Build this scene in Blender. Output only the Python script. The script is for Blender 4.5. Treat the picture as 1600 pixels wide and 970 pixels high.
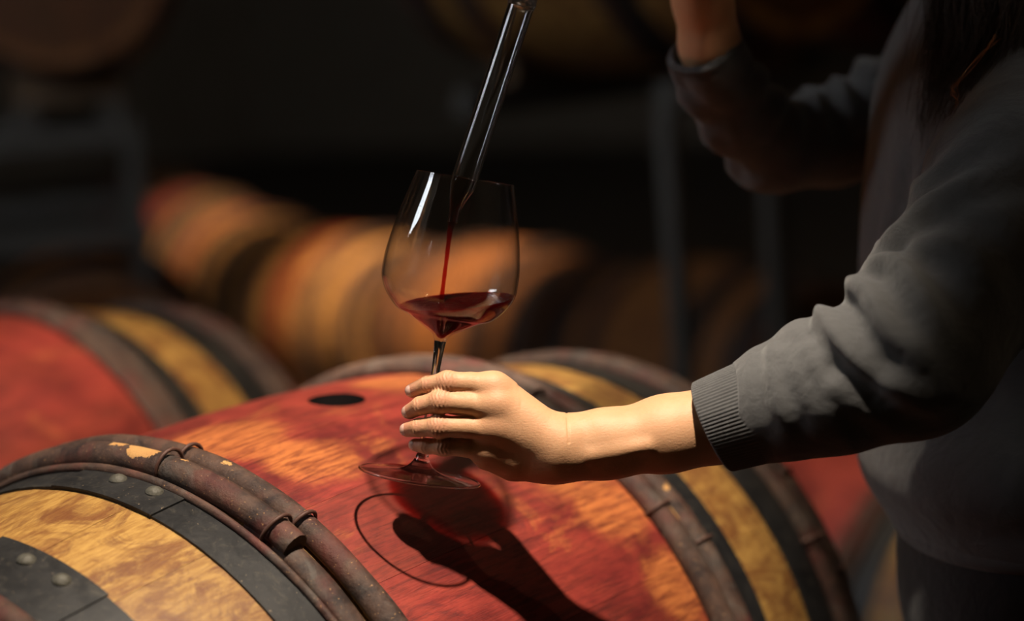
import bpy, bmesh, math, random
import numpy as np
from mathutils import Vector, Matrix

random.seed(7); rng = np.random.default_rng(7)
for o in list(bpy.data.objects): bpy.data.objects.remove(o)
SC = bpy.context.scene
COL = SC.collection

# ------------------------------------------------------------------ camera
AX = 0.85                                  # height of the barrel axis over the floor
CAM = np.array([-1.2776, -1.2591, 0.6854 + AX])
F_PX, IW, IH = 3200.0, 1600.0, 970.0
pitch, yaw, roll = 0.1498, -0.9042, 0.0785
_c, _s = math.cos(yaw), math.sin(yaw); _cp, _sp = math.cos(pitch), math.sin(pitch)
_r0 = np.array([_c, _s, 0]); FWD = np.array([-_s*_cp, _c*_cp, -_sp]); _u0 = np.array([-_s*_sp, _c*_sp, _cp])
RIGHT = _r0*math.cos(roll) - _u0*math.sin(roll); UP = _r0*math.sin(roll) + _u0*math.cos(roll)
def P(u, v, t):                            # photo pixel + distance along the view axis -> world point
    return CAM + t*(FWD + RIGHT*((u - IW/2)/F_PX) - UP*((v - IH/2)/F_PX))
cd = bpy.data.cameras.new('camera'); cam = bpy.data.objects.new('camera', cd); COL.objects.link(cam)
cam.matrix_world = Matrix(((RIGHT[0], UP[0], -FWD[0], CAM[0]), (RIGHT[1], UP[1], -FWD[1], CAM[1]), (RIGHT[2], UP[2], -FWD[2], CAM[2]), (0, 0, 0, 1)))
cd.sensor_width = 36; cd.lens = F_PX/IW*36; cd.clip_start = 0.05; cd.clip_end = 60
cd.dof.use_dof = True; cd.dof.focus_distance = 1.585; cd.dof.aperture_fstop = 2.1
SC.camera = cam

# ------------------------------------------------------------------ world, lights, exposure
SC.view_settings.view_transform = 'Standard'; SC.view_settings.look = 'None'
SC.view_settings.exposure = 0.0; SC.view_settings.gamma = 1.0; SC.view_settings.use_curve_mapping = False
w = bpy.data.worlds.new('world'); SC.world = w; w.use_nodes = True
w.node_tree.nodes['Background'].inputs[0].default_value = (0.02, 0.02, 0.022, 1); w.node_tree.nodes['Background'].inputs[1].default_value = 0.3

def spot(name, loc, aim, watts, col, radius, deg, blend):
    l = bpy.data.lights.new(name, 'SPOT'); l.energy = watts; l.color = col; l.shadow_soft_size = radius
    l.spot_size = math.radians(deg); l.spot_blend = blend
    o = bpy.data.objects.new(name, l); COL.objects.link(o); o.location = loc
    o.rotation_euler = (Vector(aim) - Vector(loc)).to_track_quat('-Z', 'Y').to_euler(); return o
BASE = P(655, 745, 1.60)                   # foot of the glass
SUNW = np.array([-0.125, -0.275, 0.945]); SUNW /= np.linalg.norm(SUNW)
KEY = BASE + 1.5*SUNW
key = spot('key_spotlight', KEY, P(650, 800, 1.65), 235, (1.0, 0.86, 0.69), 0.030, 33, 0.5)
LAMPS = [(tuple(KEY), tuple(P(650, 800, 1.65)), 0.05)]
def ceiling_spot(name, loc, aim, watts, deg, col=(1.0, 0.72, 0.45), blend=0.9):
    spot(name, loc, aim, watts, col, 0.08, deg, blend); LAMPS.append((tuple(loc), tuple(aim), 0.1))
ceiling_spot('added_left_spot', P(230, 600, 2.2) + np.array([-0.5, -0.3, 2.6]), P(270, 585, 2.3), 600, 22, (1.0, 0.80, 0.58))  # added lamp, brightens the left barrel
ceiling_spot('added_back_spot', P(900, 590, 2.1) + np.array([-0.6, 0.7, 2.3]), P(880, 590, 2.1), 420, 14, (1.0, 0.84, 0.64))  # added lamp, lifts the far end of the front barrel
ceiling_spot('added_right_spot', P(1345, 800, 3.5) + np.array([-0.9, -0.2, 2.7]), P(1345, 780, 3.5), 220, 20, (1.0, 0.80, 0.58))  # extra lamp put in to light the low right barrel
ceiling_spot('row_spotlight', P(560, 470, 7.2) + np.array([-1.0, -0.7, 3.2]), P(650, 500, 7.3), 1600, 28)
ceiling_spot('far_spotlight', P(350, 400, 9.2) + np.array([-1.6, -1.0, 3.4]), P(340, 390, 9.8), 1300, 36)

# ------------------------------------------------------------------ helpers
def link(name, me, parent=None, mat=None, label=None, cat=None, group=None, kind=None):
    o = bpy.data.objects.new(name, me); COL.objects.link(o)
    if parent is not None: o.parent = parent
    if mat is not None and me is not None and not len(me.materials): me.materials.append(mat)
    if label: o['label'] = label
    if cat: o['category'] = cat
    if group: o['group'] = group
    if kind: o['kind'] = kind
    return o
def empty(name, loc=(0, 0, 0), label=None, cat=None, group=None):
    o = link(name, None, None, None, label, cat, group); o.location = loc; o.empty_display_size = 0.05; return o
def mesh(name, verts, faces, smooth=True, sharp=None):
    me = bpy.data.meshes.new(name); me.from_pydata([tuple(map(float, v)) for v in verts], [], [tuple(int(i) for i in f) for f in faces]); me.update()
    if smooth: me.polygons.foreach_set('use_smooth', [True]*len(me.polygons))
    if sharp: me.set_sharp_from_angle(angle=math.radians(sharp))
    return me
def np_mesh(name, V, Q):
    me = bpy.data.meshes.new(name); n, m = len(V), len(Q)
    me.vertices.add(n); me.vertices.foreach_set('co', np.ascontiguousarray(V, dtype=np.float32).ravel())
    me.loops.add(m*4); me.loops.foreach_set('vertex_index', np.ascontiguousarray(Q, dtype=np.int32).ravel())
    me.polygons.add(m); me.polygons.foreach_set('loop_start', np.arange(0, m*4, 4, dtype=np.int32))
    me.polygons.foreach_set('loop_total', np.full(m, 4, dtype=np.int32))
    me.polygons.foreach_set('use_smooth', np.ones(m, dtype=bool)); me.update(calc_edges=True); me.validate(); return me
def join(meshes):
    V, Fs, off = [], [], 0
    for v, f in meshes:
        V += list(v); Fs += [[i + off for i in q] for q in f]; off += len(v)
    return V, Fs
def box(x0, x1, y0, y1, z0, z1):
    v = [(x, y, z) for x in (x0, x1) for y in (y0, y1) for z in (z0, z1)]
    return v, [(0, 1, 3, 2), (4, 6, 7, 5), (0, 4, 5, 1), (2, 3, 7, 6), (0, 2, 6, 4), (1, 5, 7, 3)]
def bevel_box(name, x0, x1, y0, y1, z0, z1, b=0.004):
    bm = bmesh.new(); v, f = box(x0, x1, y0, y1, z0, z1)
    vs = [bm.verts.new(p) for p in v]; [bm.faces.new([vs[i] for i in q]) for q in f]
    bmesh.ops.recalc_face_normals(bm, faces=bm.faces)
    bmesh.ops.bevel(bm, geom=list(bm.edges), offset=b, segments=1, affect='EDGES')
    me = bpy.data.meshes.new(name); bm.to_mesh(me); bm.free(); return me
def sweep(path, radii, n=16, closed=False, cap=True, sx=1.0, twist=None):
    """tube along path, radii float or (ra, rb)"""
    path = [Vector(p) for p in path]; N = len(path); V = []; Fs = []
    up = None
    for i, p in enumerate(path):
        a = path[(i - 1) % N if closed else max(i - 1, 0)]; b = path[(i + 1) % N if closed else min(i + 1, N - 1)]
        t = (b - a).normalized()
        if up is None: up = t.orthogonal().normalized()
        up = (up - t*up.dot(t)).normalized(); s = t.cross(up)
        r = radii[i] if hasattr(radii, '__len__') else radii
        for k in range(n):
            an = 2*math.pi*k/n; V.append(p + up*(math.cos(an)*r) + s*(math.sin(an)*r*sx))
    for i in range(N if closed else N - 1):
        j = (i + 1) % N
        for k in range(n):
            l = (k + 1) % n; Fs.append((i*n + k, i*n + l, j*n + l, j*n + k))
    if cap and not closed:
        Fs.append(tuple(range(n))[::-1]); Fs.append(tuple((N - 1)*n + k for k in range(n)))
    return V, Fs
def revolve(prof, n=96):                    # prof: list of (r, z); returns verts, faces (open ends unless r=0)
    V, Fs = [], []; idx = []
    for r, z in prof:
        if r < 1e-7: idx.append([len(V)]*n); V.append((0, 0, z))
        else:
            idx.append(list(range(len(V), len(V) + n))); V += [(r*math.cos(2*math.pi*k/n), r*math.sin(2*math.pi*k/n), z) for k in range(n)]
    for a, b in zip(idx[:-1], idx[1:]):
        for k in range(n):
            l = (k + 1) % n; q = []
            for i in (a[k], a[l], b[l], b[k]):
                if i not in q: q.append(i)
            if len(q) > 2: Fs.append(tuple(q))
    return V, Fs
def spline(pts, n=8):                       # Catmull-Rom through points of any dimension
    pts = [np.array(p, float) for p in pts]; out = []
    pts = [2*pts[0] - pts[1]] + pts + [2*pts[-1] - pts[-2]]
    for i in range(1, len(pts) - 2):
        for k in range(n):
            t = k/n; a, b, c, d = pts[i-1:i+3]
            out.append(0.5*((2*b) + (-a + c)*t + (2*a - 5*b + 4*c - d)*t*t + (-a + 3*b - 3*c + d)*t**3))
    out.append(pts[-2]); return out

# ------------------------------------------------------------------ materials
class NT:
    def __init__(s, name):
        s.m = bpy.data.materials.new(name); s.m.use_nodes = True; s.t = s.m.node_tree; s.n = s.t.nodes; s.l = s.t.links
        s.b = s.n['Principled BSDF']; s.out = s.n['Material Output']
    def node(s, typ, **k):
        x = s.n.new(typ)
        for a, v in k.items(): setattr(x, a, v)
        return x
    def set(s, sock, v):
        if hasattr(v, 'is_output'): s.l.new(v, sock)
        elif hasattr(v, 'outputs'): s.l.new(v.outputs[0], sock)
        else: sock.default_value = (*v, 1) if isinstance(v, tuple) and len(v) == 3 and sock.type == 'RGBA' else v
    def p(s, **k):
        for a, v in k.items(): s.set(s.b.inputs[a.replace('_', ' ')], v)
    def noise(s, vec, scale, detail=6, rough=0.6, dist=0.0):
        x = s.node('ShaderNodeTexNoise'); s.set(x.inputs['Vector'], vec); x.inputs['Scale'].default_value = scale
        x.inputs['Detail'].default_value = detail; x.inputs['Roughness'].default_value = rough; x.inputs['Distortion'].default_value = dist
        return x.outputs['Fac']
    def ramp(s, fac, stops):
        x = s.node('ShaderNodeValToRGB'); s.set(x.inputs[0], fac); e = x.color_ramp.elements
        while len(e) < len(stops): e.new(0.5)
        for q, (pos, c) in zip(e, stops): q.position = pos; q.color = (*c, 1) if isinstance(c, tuple) else (c, c, c, 1)
        return x.outputs[0]
    def mix(s, fac, a, b, blend='MIX'):
        x = s.node('ShaderNodeMix', data_type='RGBA', blend_type=blend); s.set(x.inputs[0], fac); s.set(x.inputs[6], a); s.set(x.inputs[7], b); return x.outputs[2]
    def math(s, op, a, b=0.0, c=None, clamp=False):
        x = s.node('ShaderNodeMath', operation=op, use_clamp=clamp); s.set(x.inputs[0], a); s.set(x.inputs[1], b)
        if c is not None: s.set(x.inputs[2], c)
        return x.outputs[0]
    def mapping(s, vec, scale=(1, 1, 1), loc=(0, 0, 0)):
        x = s.node('ShaderNodeMapping'); s.set(x.inputs['Vector'], vec); x.inputs['Scale'].default_value = scale; s.set(x.inputs['Location'], loc); return x.outputs[0]
    def bump(s, h, strength=0.3, dist=0.002):
        x = s.node('ShaderNodeBump'); s.set(x.inputs['Height'], h); x.inputs['Strength'].default_value = strength; x.inputs['Distance'].default_value = dist
        s.l.new(x.outputs[0], s.b.inputs['Normal'])
    def obj(s): return s.node('ShaderNodeTexCoord').outputs['Object']
    def pos(s): return s.node('ShaderNodeNewGeometry').outputs['Position']
    def rnd(s): return s.node('ShaderNodeObjectInfo').outputs['Random']
    def sep(s, vec, i):
        x = s.node('ShaderNodeSeparateXYZ'); s.set(x.inputs[0], vec); return x.outputs[i]

def wood_mat(name, s1=None, oak=((0.225, 0.106, 0.026), (0.40, 0.232, 0.062)), blobs=()):
    """stave oak; |x| < s1 is stained with wine"""
    k = NT(name); ob = k.obj(); rn = k.rnd(); pos = k.pos()
    off = k.node('ShaderNodeCombineXYZ'); k.l.new(k.math('MULTIPLY', rn, 7.0), off.inputs[0]); k.l.new(k.math('MULTIPLY', rn, 13.0), off.inputs[1])
    vec = k.node('ShaderNodeVectorMath', operation='ADD'); k.l.new(ob, vec.inputs[0]); k.l.new(off.outputs[0], vec.inputs[1]); vec = vec.outputs[0]
    grain = k.noise(k.mapping(vec, (5, 60, 60)), 4.0, 8, 0.7, 0.4)
    fine = k.noise(k.mapping(vec, (12, 260, 260)), 3.0, 4, 0.6)
    figure = k.noise(k.mapping(vec, (3, 9, 9)), 3.0, 5, 0.6, 1.2)
    oakc = k.mix(k.ramp(grain, [(0.36, 0.0), (0.62, 1.0)]), oak[0], oak[1])
    dirt = k.ramp(k.noise(k.mapping(pos, (7, 10, 10)), 2.2, 9, 0.72, 0.8), [(0.45, 0.0), (0.58, 1.0)])
    streak = k.ramp(k.noise(k.mapping(vec, (8, 40, 40)), 2.0, 8, 0.75, 0.6), [(0.40, 0.0), (0.56, 1.0)])
    oakc = k.mix(k.math('MULTIPLY', k.math('MULTIPLY', dirt, streak), 0.85), oakc, (0.09, 0.038, 0.018))
    oakc = k.mix(k.math('MULTIPLY', dirt, 0.62), oakc, (0.14, 0.045, 0.014))
    if s1:
        big = k.noise(k.mapping(pos, (5.0, 7, 7)), 1.5, 7, 0.65, 0.9)
        red = k.mix(k.ramp(big, [(0.38, 0.0), (0.62, 1.0)]), (0.105, 0.0120, 0.0125), (0.29, 0.036, 0.026))
        red = k.mix(k.ramp(figure, [(0.40, 0.0), (0.78, 0.6)]), red, (0.36, 0.060, 0.032))
        om = k.ramp(k.noise(k.mapping(pos, (4, 8, 8)), 1.9, 7, 0.7, 0.7), [(0.585, 0.0), (0.72, 0.7)])
        for (bx, by, bz), br in blobs:       # places the wine never reached
            d = k.node('ShaderNodeVectorMath', operation='DISTANCE'); k.l.new(pos, d.inputs[0]); d.inputs[1].default_value = (bx, by, bz)
            wob = k.math('MULTIPLY_ADD', k.noise(pos, 22.0, 6, 0.7), br*1.4, k.math('SUBTRACT', d.outputs['Value'], br*0.7))
            mm = k.node('ShaderNodeMapRange', interpolation_type='SMOOTHSTEP'); k.l.new(wob, mm.inputs[0]); mm.inputs[1].default_value = br*1.15; mm.inputs[2].default_value = br*0.45
            om = k.math('MAXIMUM', om, mm.outputs[0])
        orange = k.mix(k.ramp(grain, [(0.3, 0.0), (0.7, 1.0)]), (0.34, 0.085, 0.025), (0.58, 0.20, 0.055))
        red = k.mix(k.math('MULTIPLY', om, 0.85), red, orange)
        red = k.mix(k.math('MULTIPLY', k.ramp(grain, [(0.34, 1.0), (0.54, 0.0)]), 0.72), red, (0.060, 0.011, 0.010))
        red = k.mix(k.math('MULTIPLY', k.ramp(k.noise(k.mapping(pos, (10, 14, 14)), 2.0, 9, 0.75, 1.5), [(0.56, 0.0), (0.68, 1.0)]), 0.55), red, (0.060, 0.014, 0.016))
        # ring-shaped tide mark of dried wine
        ax = k.math('ABSOLUTE', k.sep(ob, 0)); msk = k.math('LESS_THAN', ax, s1)
        col = k.mix(msk, oakc, red)
        rough = k.math('MULTIPLY_ADD', big, 0.25, 0.34)
    else:
        col = oakc; rough = 0.55
    col = k.mix(k.math('MULTIPLY_ADD', rn, 0.22, 0.0), col, (0.10, 0.03, 0.015))
    k.p(Base_Color=col, Roughness=rough, Specular_IOR_Level=0.35)
    k.bump(k.math('MULTIPLY_ADD', grain, 0.7, fine), 0.35, 0.0012); return k.m

def hoop_wood_mat(name, peel=()):
    k = NT(name); ob = k.obj(); pos = k.pos()
    n1 = k.noise(k.mapping(pos, (30, 30, 30)), 1.2, 8, 0.7, 0.5); n2 = k.noise(pos, 240, 4, 0.7)
    c = k.mix(k.ramp(n1, [(0.35, 0.0), (0.7, 1.0)]), (0.018, 0.010, 0.009), (0.105, 0.058, 0.040))
    c = k.mix(k.ramp(k.noise(pos, 26, 6, 0.7, 1.0), [(0.52, 0.0), (0.70, 0.5)]), c, (0.11, 0.10, 0.088))
    c = k.mix(k.ramp(k.noise(pos, 17, 5, 0.6, 0.4), [(0.50, 0.0), (0.66, 0.6)]), c, (0.11, 0.022, 0.018))
    specks = k.ramp(k.noise(k.mapping(pos, (1, 1, 1)), 420, 2, 0.5), [(0.68, 0.0), (0.74, 0.8)])
    c = k.mix(specks, c, (0.40, 0.22, 0.09))
    pm = None
    for (bx, by, bz), br in peel:
        d = k.node('ShaderNodeVectorMath', operation='DISTANCE'); k.l.new(pos, d.inputs[0]); d.inputs[1].default_value = (bx, by, bz)
        wob = k.math('MULTIPLY_ADD', k.noise(pos, 70.0, 5, 0.7), br*1.6, k.math('SUBTRACT', d.outputs['Value'], br*0.8))
        x = k.math('LESS_THAN', wob, br*0.8); pm = x if pm is None else k.math('MAXIMUM', pm, x)
    if pm is None: pm = k.math('GREATER_THAN', k.noise(pos, 14, 5, 0.7, 0.5), 0.70)
    c = k.mix(pm, c, k.mix(n1, (0.28, 0.12, 0.04), (0.62, 0.36, 0.13)))
    k.p(Base_Color=c, Roughness=0.62, Specular_IOR_Level=0.3)
    k.bump(k.math('ADD', k.math('MULTIPLY', k.noise(pos, 130, 6, 0.75), 1.0), k.math('MULTIPLY', pm, -0.6)), 0.7, 0.002); return k.m

def simple(name, col, rough=0.5, metal=0.0, var=0.25, scale=18, bump=0.1, bscale=120, spec=0.5, bdist=0.002):
    k = NT(name); pos = k.pos(); n = k.noise(pos, scale, 6, 0.65)
    k.p(Base_Color=k.mix(n, tuple(c*(1 - var) for c in col), tuple(min(1, c*(1 + var)) for c in col)), Roughness=rough, Metallic=metal, Specular_IOR_Level=spec)
    if bump: k.bump(k.noise(pos, bscale, 5, 0.6), bump, bdist)
    return k.m
def steel_mat():
    k = NT('hoop_steel'); pos = k.pos()
    n = k.noise(pos, 32, 8, 0.72, 0.6)
    c = k.mix(k.ramp(n, [(0.35, 0.0), (0.7, 1.0)]), (0.008, 0.008, 0.009), (0.022, 0.021, 0.021))
    c = k.mix(k.ramp(k.noise(pos, 55, 9, 0.8, 1.6), [(0.53, 0.0), (0.66, 0.5)]), c, (0.075, 0.065, 0.050))
    c = k.mix(k.ramp(k.noise(pos, 300, 3, 0.6), [(0.69, 0.0), (0.74, 0.7)]), c, (0.34, 0.25, 0.16))
    k.p(Base_Color=c, Roughness=k.math('MULTIPLY_ADD', n, 0.3, 0.36), Metallic=0.15, Specular_IOR_Level=0.35)
    k.bump(k.noise(pos, 90, 7, 0.7), 0.25, 0.0015); return k.m
def glass_mat(name):
    k = NT(name); k.p(Base_Color=(1, 1, 1), Roughness=0.0, IOR=1.45, Transmission_Weight=1.0); return k.m
def thin_glass_mat(name):
    k = NT(name); lw_ = k.node('ShaderNodeLayerWeight'); lw_.inputs[0].default_value = 0.5
    fr = k.math('MULTIPLY_ADD', k.math('POWER', lw_.outputs['Facing'], 5.0), 0.95, 0.05)
    tr = k.node('ShaderNodeBsdfTransparent'); tr.inputs[0].default_value = (0.985, 0.985, 0.985, 1); gl = k.node('ShaderNodeBsdfGlossy'); gl.inputs['Roughness'].default_value = 0.0
    mx = k.node('ShaderNodeMixShader'); k.l.new(fr, mx.inputs[0]); k.l.new(tr.outputs[0], mx.inputs[1]); k.l.new(gl.outputs[0], mx.inputs[2]); k.l.new(mx.outputs[0], k.out.inputs['Surface']); return k.m
def wine_mat(name='red_wine', top_only=True):
    k = NT(name); lw_ = k.node('ShaderNodeLayerWeight'); lw_.inputs[0].default_value = 0.5
    fr = k.math('MULTIPLY_ADD', k.math('POWER', lw_.outputs['Facing'], 5.0), 0.95, 0.022)
    if top_only:                             # only the free surface mirrors; the sides touch the glass
        fr = k.math('MULTIPLY', fr, k.math('GREATER_THAN', k.sep(k.node('ShaderNodeNewGeometry').outputs['True Normal'], 2), 0.97))
    tr = k.node('ShaderNodeBsdfTransparent'); gl = k.node('ShaderNodeBsdfGlossy'); gl.inputs['Roughness'].default_value = 0.03
    bn = k.node('ShaderNodeBump'); k.l.new(k.noise(k.pos(), 170, 3, 0.5, 0.5), bn.inputs['Height']); bn.inputs['Strength'].default_value = 0.5; bn.inputs['Distance'].default_value = 0.002; k.l.new(bn.outputs[0], gl.inputs['Normal'])
    mx = k.node('ShaderNodeMixShader'); k.l.new(fr, mx.inputs[0]); k.l.new(tr.outputs[0], mx.inputs[1]); k.l.new(gl.outputs[0], mx.inputs[2]); k.l.new(mx.outputs[0], k.out.inputs['Surface'])
    va = k.node('ShaderNodeVolumeAbsorption'); va.inputs['Color'].default_value = (0.78, 0.02, 0.030, 1); va.inputs['Density'].default_value = 1100
    vs_ = k.node('ShaderNodeVolumeScatter'); vs_.inputs['Color'].default_value = (0.95, 0.06, 0.08, 1); vs_.inputs['Density'].default_value = 26; ad = k.node('ShaderNodeAddShader')
    k.l.new(va.outputs[0], ad.inputs[0]); k.l.new(vs_.outputs[0], ad.inputs[1]); k.l.new(ad.outputs[0], k.out.inputs['Volume']); return k.m

# ------------------------------------------------------------------ SDF modelling (numpy)
class SDF:
    def __init__(s, lo, hi, h):
        s.lo = np.array(lo, np.float32); s.h = h; s.n = np.ceil((np.array(hi) - s.lo)/h).astype(int) + 1
        s.d = np.full(s.n, 1.0, np.float32)
    def _sub(s, lo, hi):
        a = np.clip(np.floor((lo - s.lo)/s.h).astype(int), 0, s.n); b = np.clip(np.ceil((hi - s.lo)/s.h).astype(int) + 1, 0, s.n)
        if np.any(b <= a): return None, None
        sl = tuple(slice(i, j) for i, j in zip(a, b))
        g = [s.lo[i] + s.h*np.arange(a[i], b[i], dtype=np.float32) for i in range(3)]
        return sl, np.meshgrid(*g, indexing='ij', sparse=True)
    def _apply(s, sl, dist, k, op):
        if op == 'add':
            cur = s.d[sl]; hh = np.maximum(k - np.abs(cur - dist), 0)/k; s.d[sl] = np.minimum(cur, dist) - hh*hh*k*0.25
        else:
            cur = s.d[sl]; hh = np.maximum(k - np.abs(cur + dist), 0)/k; s.d[sl] = np.maximum(cur, -dist) + hh*hh*k*0.25
    def cap(s, a, b, ra, rb=None, k=0.006, op='add', flat=None):
        """round cone a-b; flat=(axis, f) squashes distances along an axis by 1/f"""
        rb = ra if rb is None else rb; a = np.array(a, np.float32); b = np.array(b, np.float32); m = max(ra, rb)*1.05 + k + 3*s.h
        f = flat[1] if flat else 1.0
        sl, g = s._sub(np.minimum(a, b) - m*max(1, f), np.maximum(a, b) + m*max(1, f))
        if sl is None: return
        ba = b - a
        if flat:
            ax = np.array(flat[0], np.float32); ax /= np.linalg.norm(ax)
            ba = ba + ax*(ba@ax)*(1/f - 1)
        rel = [g[i] - a[i] for i in range(3)]
        if flat:
            pr = rel[0]*ax[0] + rel[1]*ax[1] + rel[2]*ax[2]; rel = [rel[i] + pr*ax[i]*(1/f - 1) for i in range(3)]
        L2 = max(float(ba@ba), 1e-10); t = np.clip((rel[0]*ba[0] + rel[1]*ba[1] + rel[2]*ba[2])/L2, 0, 1)
        q = (rel[0] - t*ba[0])**2 + (rel[1] - t*ba[1])**2 + (rel[2] - t*ba[2])**2
        s._apply(sl, (np.sqrt(q) - (ra + (rb - ra)*t)).astype(np.float32), k, op)
    def chain(s, pts, rs, k=0.006, op='add', flat=None):
        for i in range(len(pts) - 1): s.cap(pts[i], pts[i+1], rs[i], rs[i+1], k, op, flat)
    def ell(s, c, r, R=None, k=0.006, op='add'):
        """ellipsoid, R columns = axes"""
        c = np.array(c, np.float32); r = np.array(r, np.float32); R = np.eye(3, dtype=np.float32) if R is None else np.array(R, np.float32)
        m = float(r.max()) + k + 3*s.h; sl, g = s._sub(c - m, c + m)
        if sl is None: return
        rel = [g[i] - c[i] for i in range(3)]
        l = [sum(rel[j]*R[j, i] for j in range(3)) for i in range(3)]
        k0 = np.sqrt(sum((l[i]/r[i])**2 for i in range(3))); k1 = np.sqrt(sum((l[i]/r[i]**2)**2 for i in range(3)))
        s._apply(sl, (k0*(k0 - 1)/np.maximum(k1, 1e-6)).astype(np.float32), k, op)
    def plane_cut(s, p, n):
        n = np.array(n, np.float32); n /= np.linalg.norm(n)
        g = np.meshgrid(*[s.lo[i] + s.h*np.arange(s.n[i], dtype=np.float32) for i in range(3)], indexing='ij', sparse=True)
        s.d = np.maximum(s.d, sum((g[i] - p[i])*n[i] for i in range(3)))
    def mesh(s, smooth=2):
        d = s.d; d[0] = d[-1] = 1; d[:, 0] = d[:, -1] = 1; d[:, :, 0] = d[:, :, -1] = 1
        ins = d < 0; nx, ny, nz = d.shape
        cnt = np.zeros((nx-1, ny-1, nz-1), np.uint8)
        for i in (0, 1):
            for j in (0, 1):
                for kk in (0, 1): cnt += ins[i:nx-1+i, j:ny-1+j, kk:nz-1+kk]
        act = (cnt > 0) & (cnt < 8); ci = np.argwhere(act); idx = np.full(act.shape, -1, np.int32); idx[act] = np.arange(len(ci))
        corner = np.stack([d[ci[:, 0]+i, ci[:, 1]+j, ci[:, 2]+kk] for i in (0, 1) for j in (0, 1) for kk in (0, 1)], 1)
        offs = np.array([(i, j, kk) for i in (0, 1) for j in (0, 1) for kk in (0, 1)], np.float32)
        acc = np.zeros((len(ci), 3), np.float32); num = np.zeros((len(ci), 1), np.float32)
        for a in range(8):
            for b in range(a+1, 8):
                if np.abs(offs[a] - offs[b]).sum() != 1: continue
                da, db = corner[:, a], corner[:, b]; x = (da < 0) != (db < 0)
                t = np.where(x, da/np.where(x, da - db, 1), 0)[:, None]
                acc += np.where(x[:, None], offs[a] + (offs[b] - offs[a])*t, 0); num += x[:, None]
        V = (ci + acc/num)*s.h + s.lo
        Q = []
        for ax in range(3):
            a = [slice(None)]*3; b = [slice(None)]*3; a[ax] = slice(0, -1); b[ax] = slice(1, None)
            x = ins[tuple(a)] != ins[tuple(b)]; e = np.argwhere(x); o1, o2 = (ax+1) % 3, (ax+2) % 3
            ok = (e[:, o1] > 0) & (e[:, o2] > 0) & (e[:, o1] < d.shape[o1]-1) & (e[:, o2] < d.shape[o2]-1); e = e[ok]
            def at(u, v):
                q = e.copy(); q[:, o1] -= u; q[:, o2] -= v; return idx[q[:, 0], q[:, 1], q[:, 2]]
            q = np.stack([at(1, 1), at(0, 1), at(0, 0), at(1, 0)], 1)
            fl = ~ins[tuple(e.T)]; q[fl] = q[fl][:, ::-1]; Q.append(q)
        Q = np.concatenate(Q)
        E = np.concatenate([Q[:, [0, 1]], Q[:, [1, 2]], Q[:, [2, 3]], Q[:, [3, 0]]])
        deg = np.bincount(E.ravel(), minlength=len(V)).astype(np.float32)[:, None]
        for it in range(smooth*2):
            sm = np.zeros_like(V)
            for c in range(3):
                sm[:, c] = np.bincount(E[:, 0], V[E[:, 1], c], len(V)) + np.bincount(E[:, 1], V[E[:, 0], c], len(V))
            lam = 0.55 if it % 2 == 0 else -0.57
            V = (V + lam*(sm/np.maximum(deg, 1) - V)).astype(np.float32)
        return V, Q
# person space: X right, Y up, Z towards the camera (metres), origin at the camera
def J(u, v, t): return np.array([(u - IW/2)/F_PX*t, -(v - IH/2)/F_PX*t, -t])
def px(n, t=1.58): return n*t/F_PX
def to_world(V): return CAM + V[:, :1]*RIGHT + V[:, 1:2]*UP - V[:, 2:]*FWD
G_UP = np.array([RIGHT[2], UP[2], -FWD[2]])  # true up in person space

# ================================================================== STRUCTURE
M_floor = simple('floor_concrete', (0.10, 0.085, 0.07), 0.75, var=0.35, scale=3, bump=0.3, bscale=40)
M_wall = simple('wall_plaster', (0.34, 0.30, 0.25), 0.9, var=0.3, scale=2, bump=0.5, bscale=14, bdist=0.01)
M_ceil = simple('ceiling_boards', (0.05, 0.042, 0.035), 0.9, var=0.3, scale=4)
X0, X1, Y0, Y1, HT = -2.0, 16.0, -5.0, 16.0, 5.6
def slab(name, *b):
    v, f = box(*b); return link(name, mesh(name, v, f, smooth=False), None, M_wall, kind='structure')
fl = slab('floor', X0 - .2, X1 + .2, Y0 - .2, Y1 + .2, -0.1, 0.0); fl.data.materials.clear(); fl.data.materials.append(M_floor)
ce = slab('ceiling', X0 - .2, X1 + .2, Y0 - .2, Y1 + .2, HT, HT + 0.1); ce.data.materials.clear(); ce.data.materials.append(M_ceil)
slab('wall_right', X1, X1 + .2, Y0, Y1, 0, HT)
slab('wall_back', X0, X1, Y1, Y1 + .2, 0, HT)
slab('wall_front', X0, X1, Y0 - .2, Y0, 0, HT)
# left wall, opened for the added high window
WY0, WY1, WZ0, WZ1 = 1.7, 2.95, 3.05, 4.45
lw = join([box(X0 - .2, X0, Y0, WY0, 0, HT), box(X0 - .2, X0, WY1, Y1, 0, HT), box(X0 - .2, X0, WY0, WY1, 0, WZ0), box(X0 - .2, X0, WY0, WY1, WZ1, HT)])
link('wall_left', mesh('wall_left', *lw, smooth=False), None, M_wall, kind='structure')
M_frame = simple('window_frame_paint', (0.12, 0.12, 0.12), 0.5)
win = link('added_window_1', mesh('added_window_1', *join([box(X0 - .12, X0 - .04, WY0, WY0 + .05, WZ0, WZ1), box(X0 - .12, X0 - .04, WY1 - .05, WY1, WZ0, WZ1), box(X0 - .12, X0 - .04, WY0, WY1, WZ0, WZ0 + .05), box(X0 - .12, X0 - .04, WY0, WY1, WZ1 - .05, WZ1)]), smooth=False), None, M_frame, kind='structure')  # unseen window, added as the source of the streak on the glass
k = NT('streak_light_pane'); e = k.node('ShaderNodeEmission'); e.inputs[0].default_value = (0.88, 0.94, 1.0, 1); e.inputs[1].default_value = 15.0; k.l.new(e.outputs[0], k.out.inputs['Surface']); M_pane = k.m  # emitting panes added for the glass streak and the cool rim light
wm = (WY0 + WY1)/2
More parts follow.
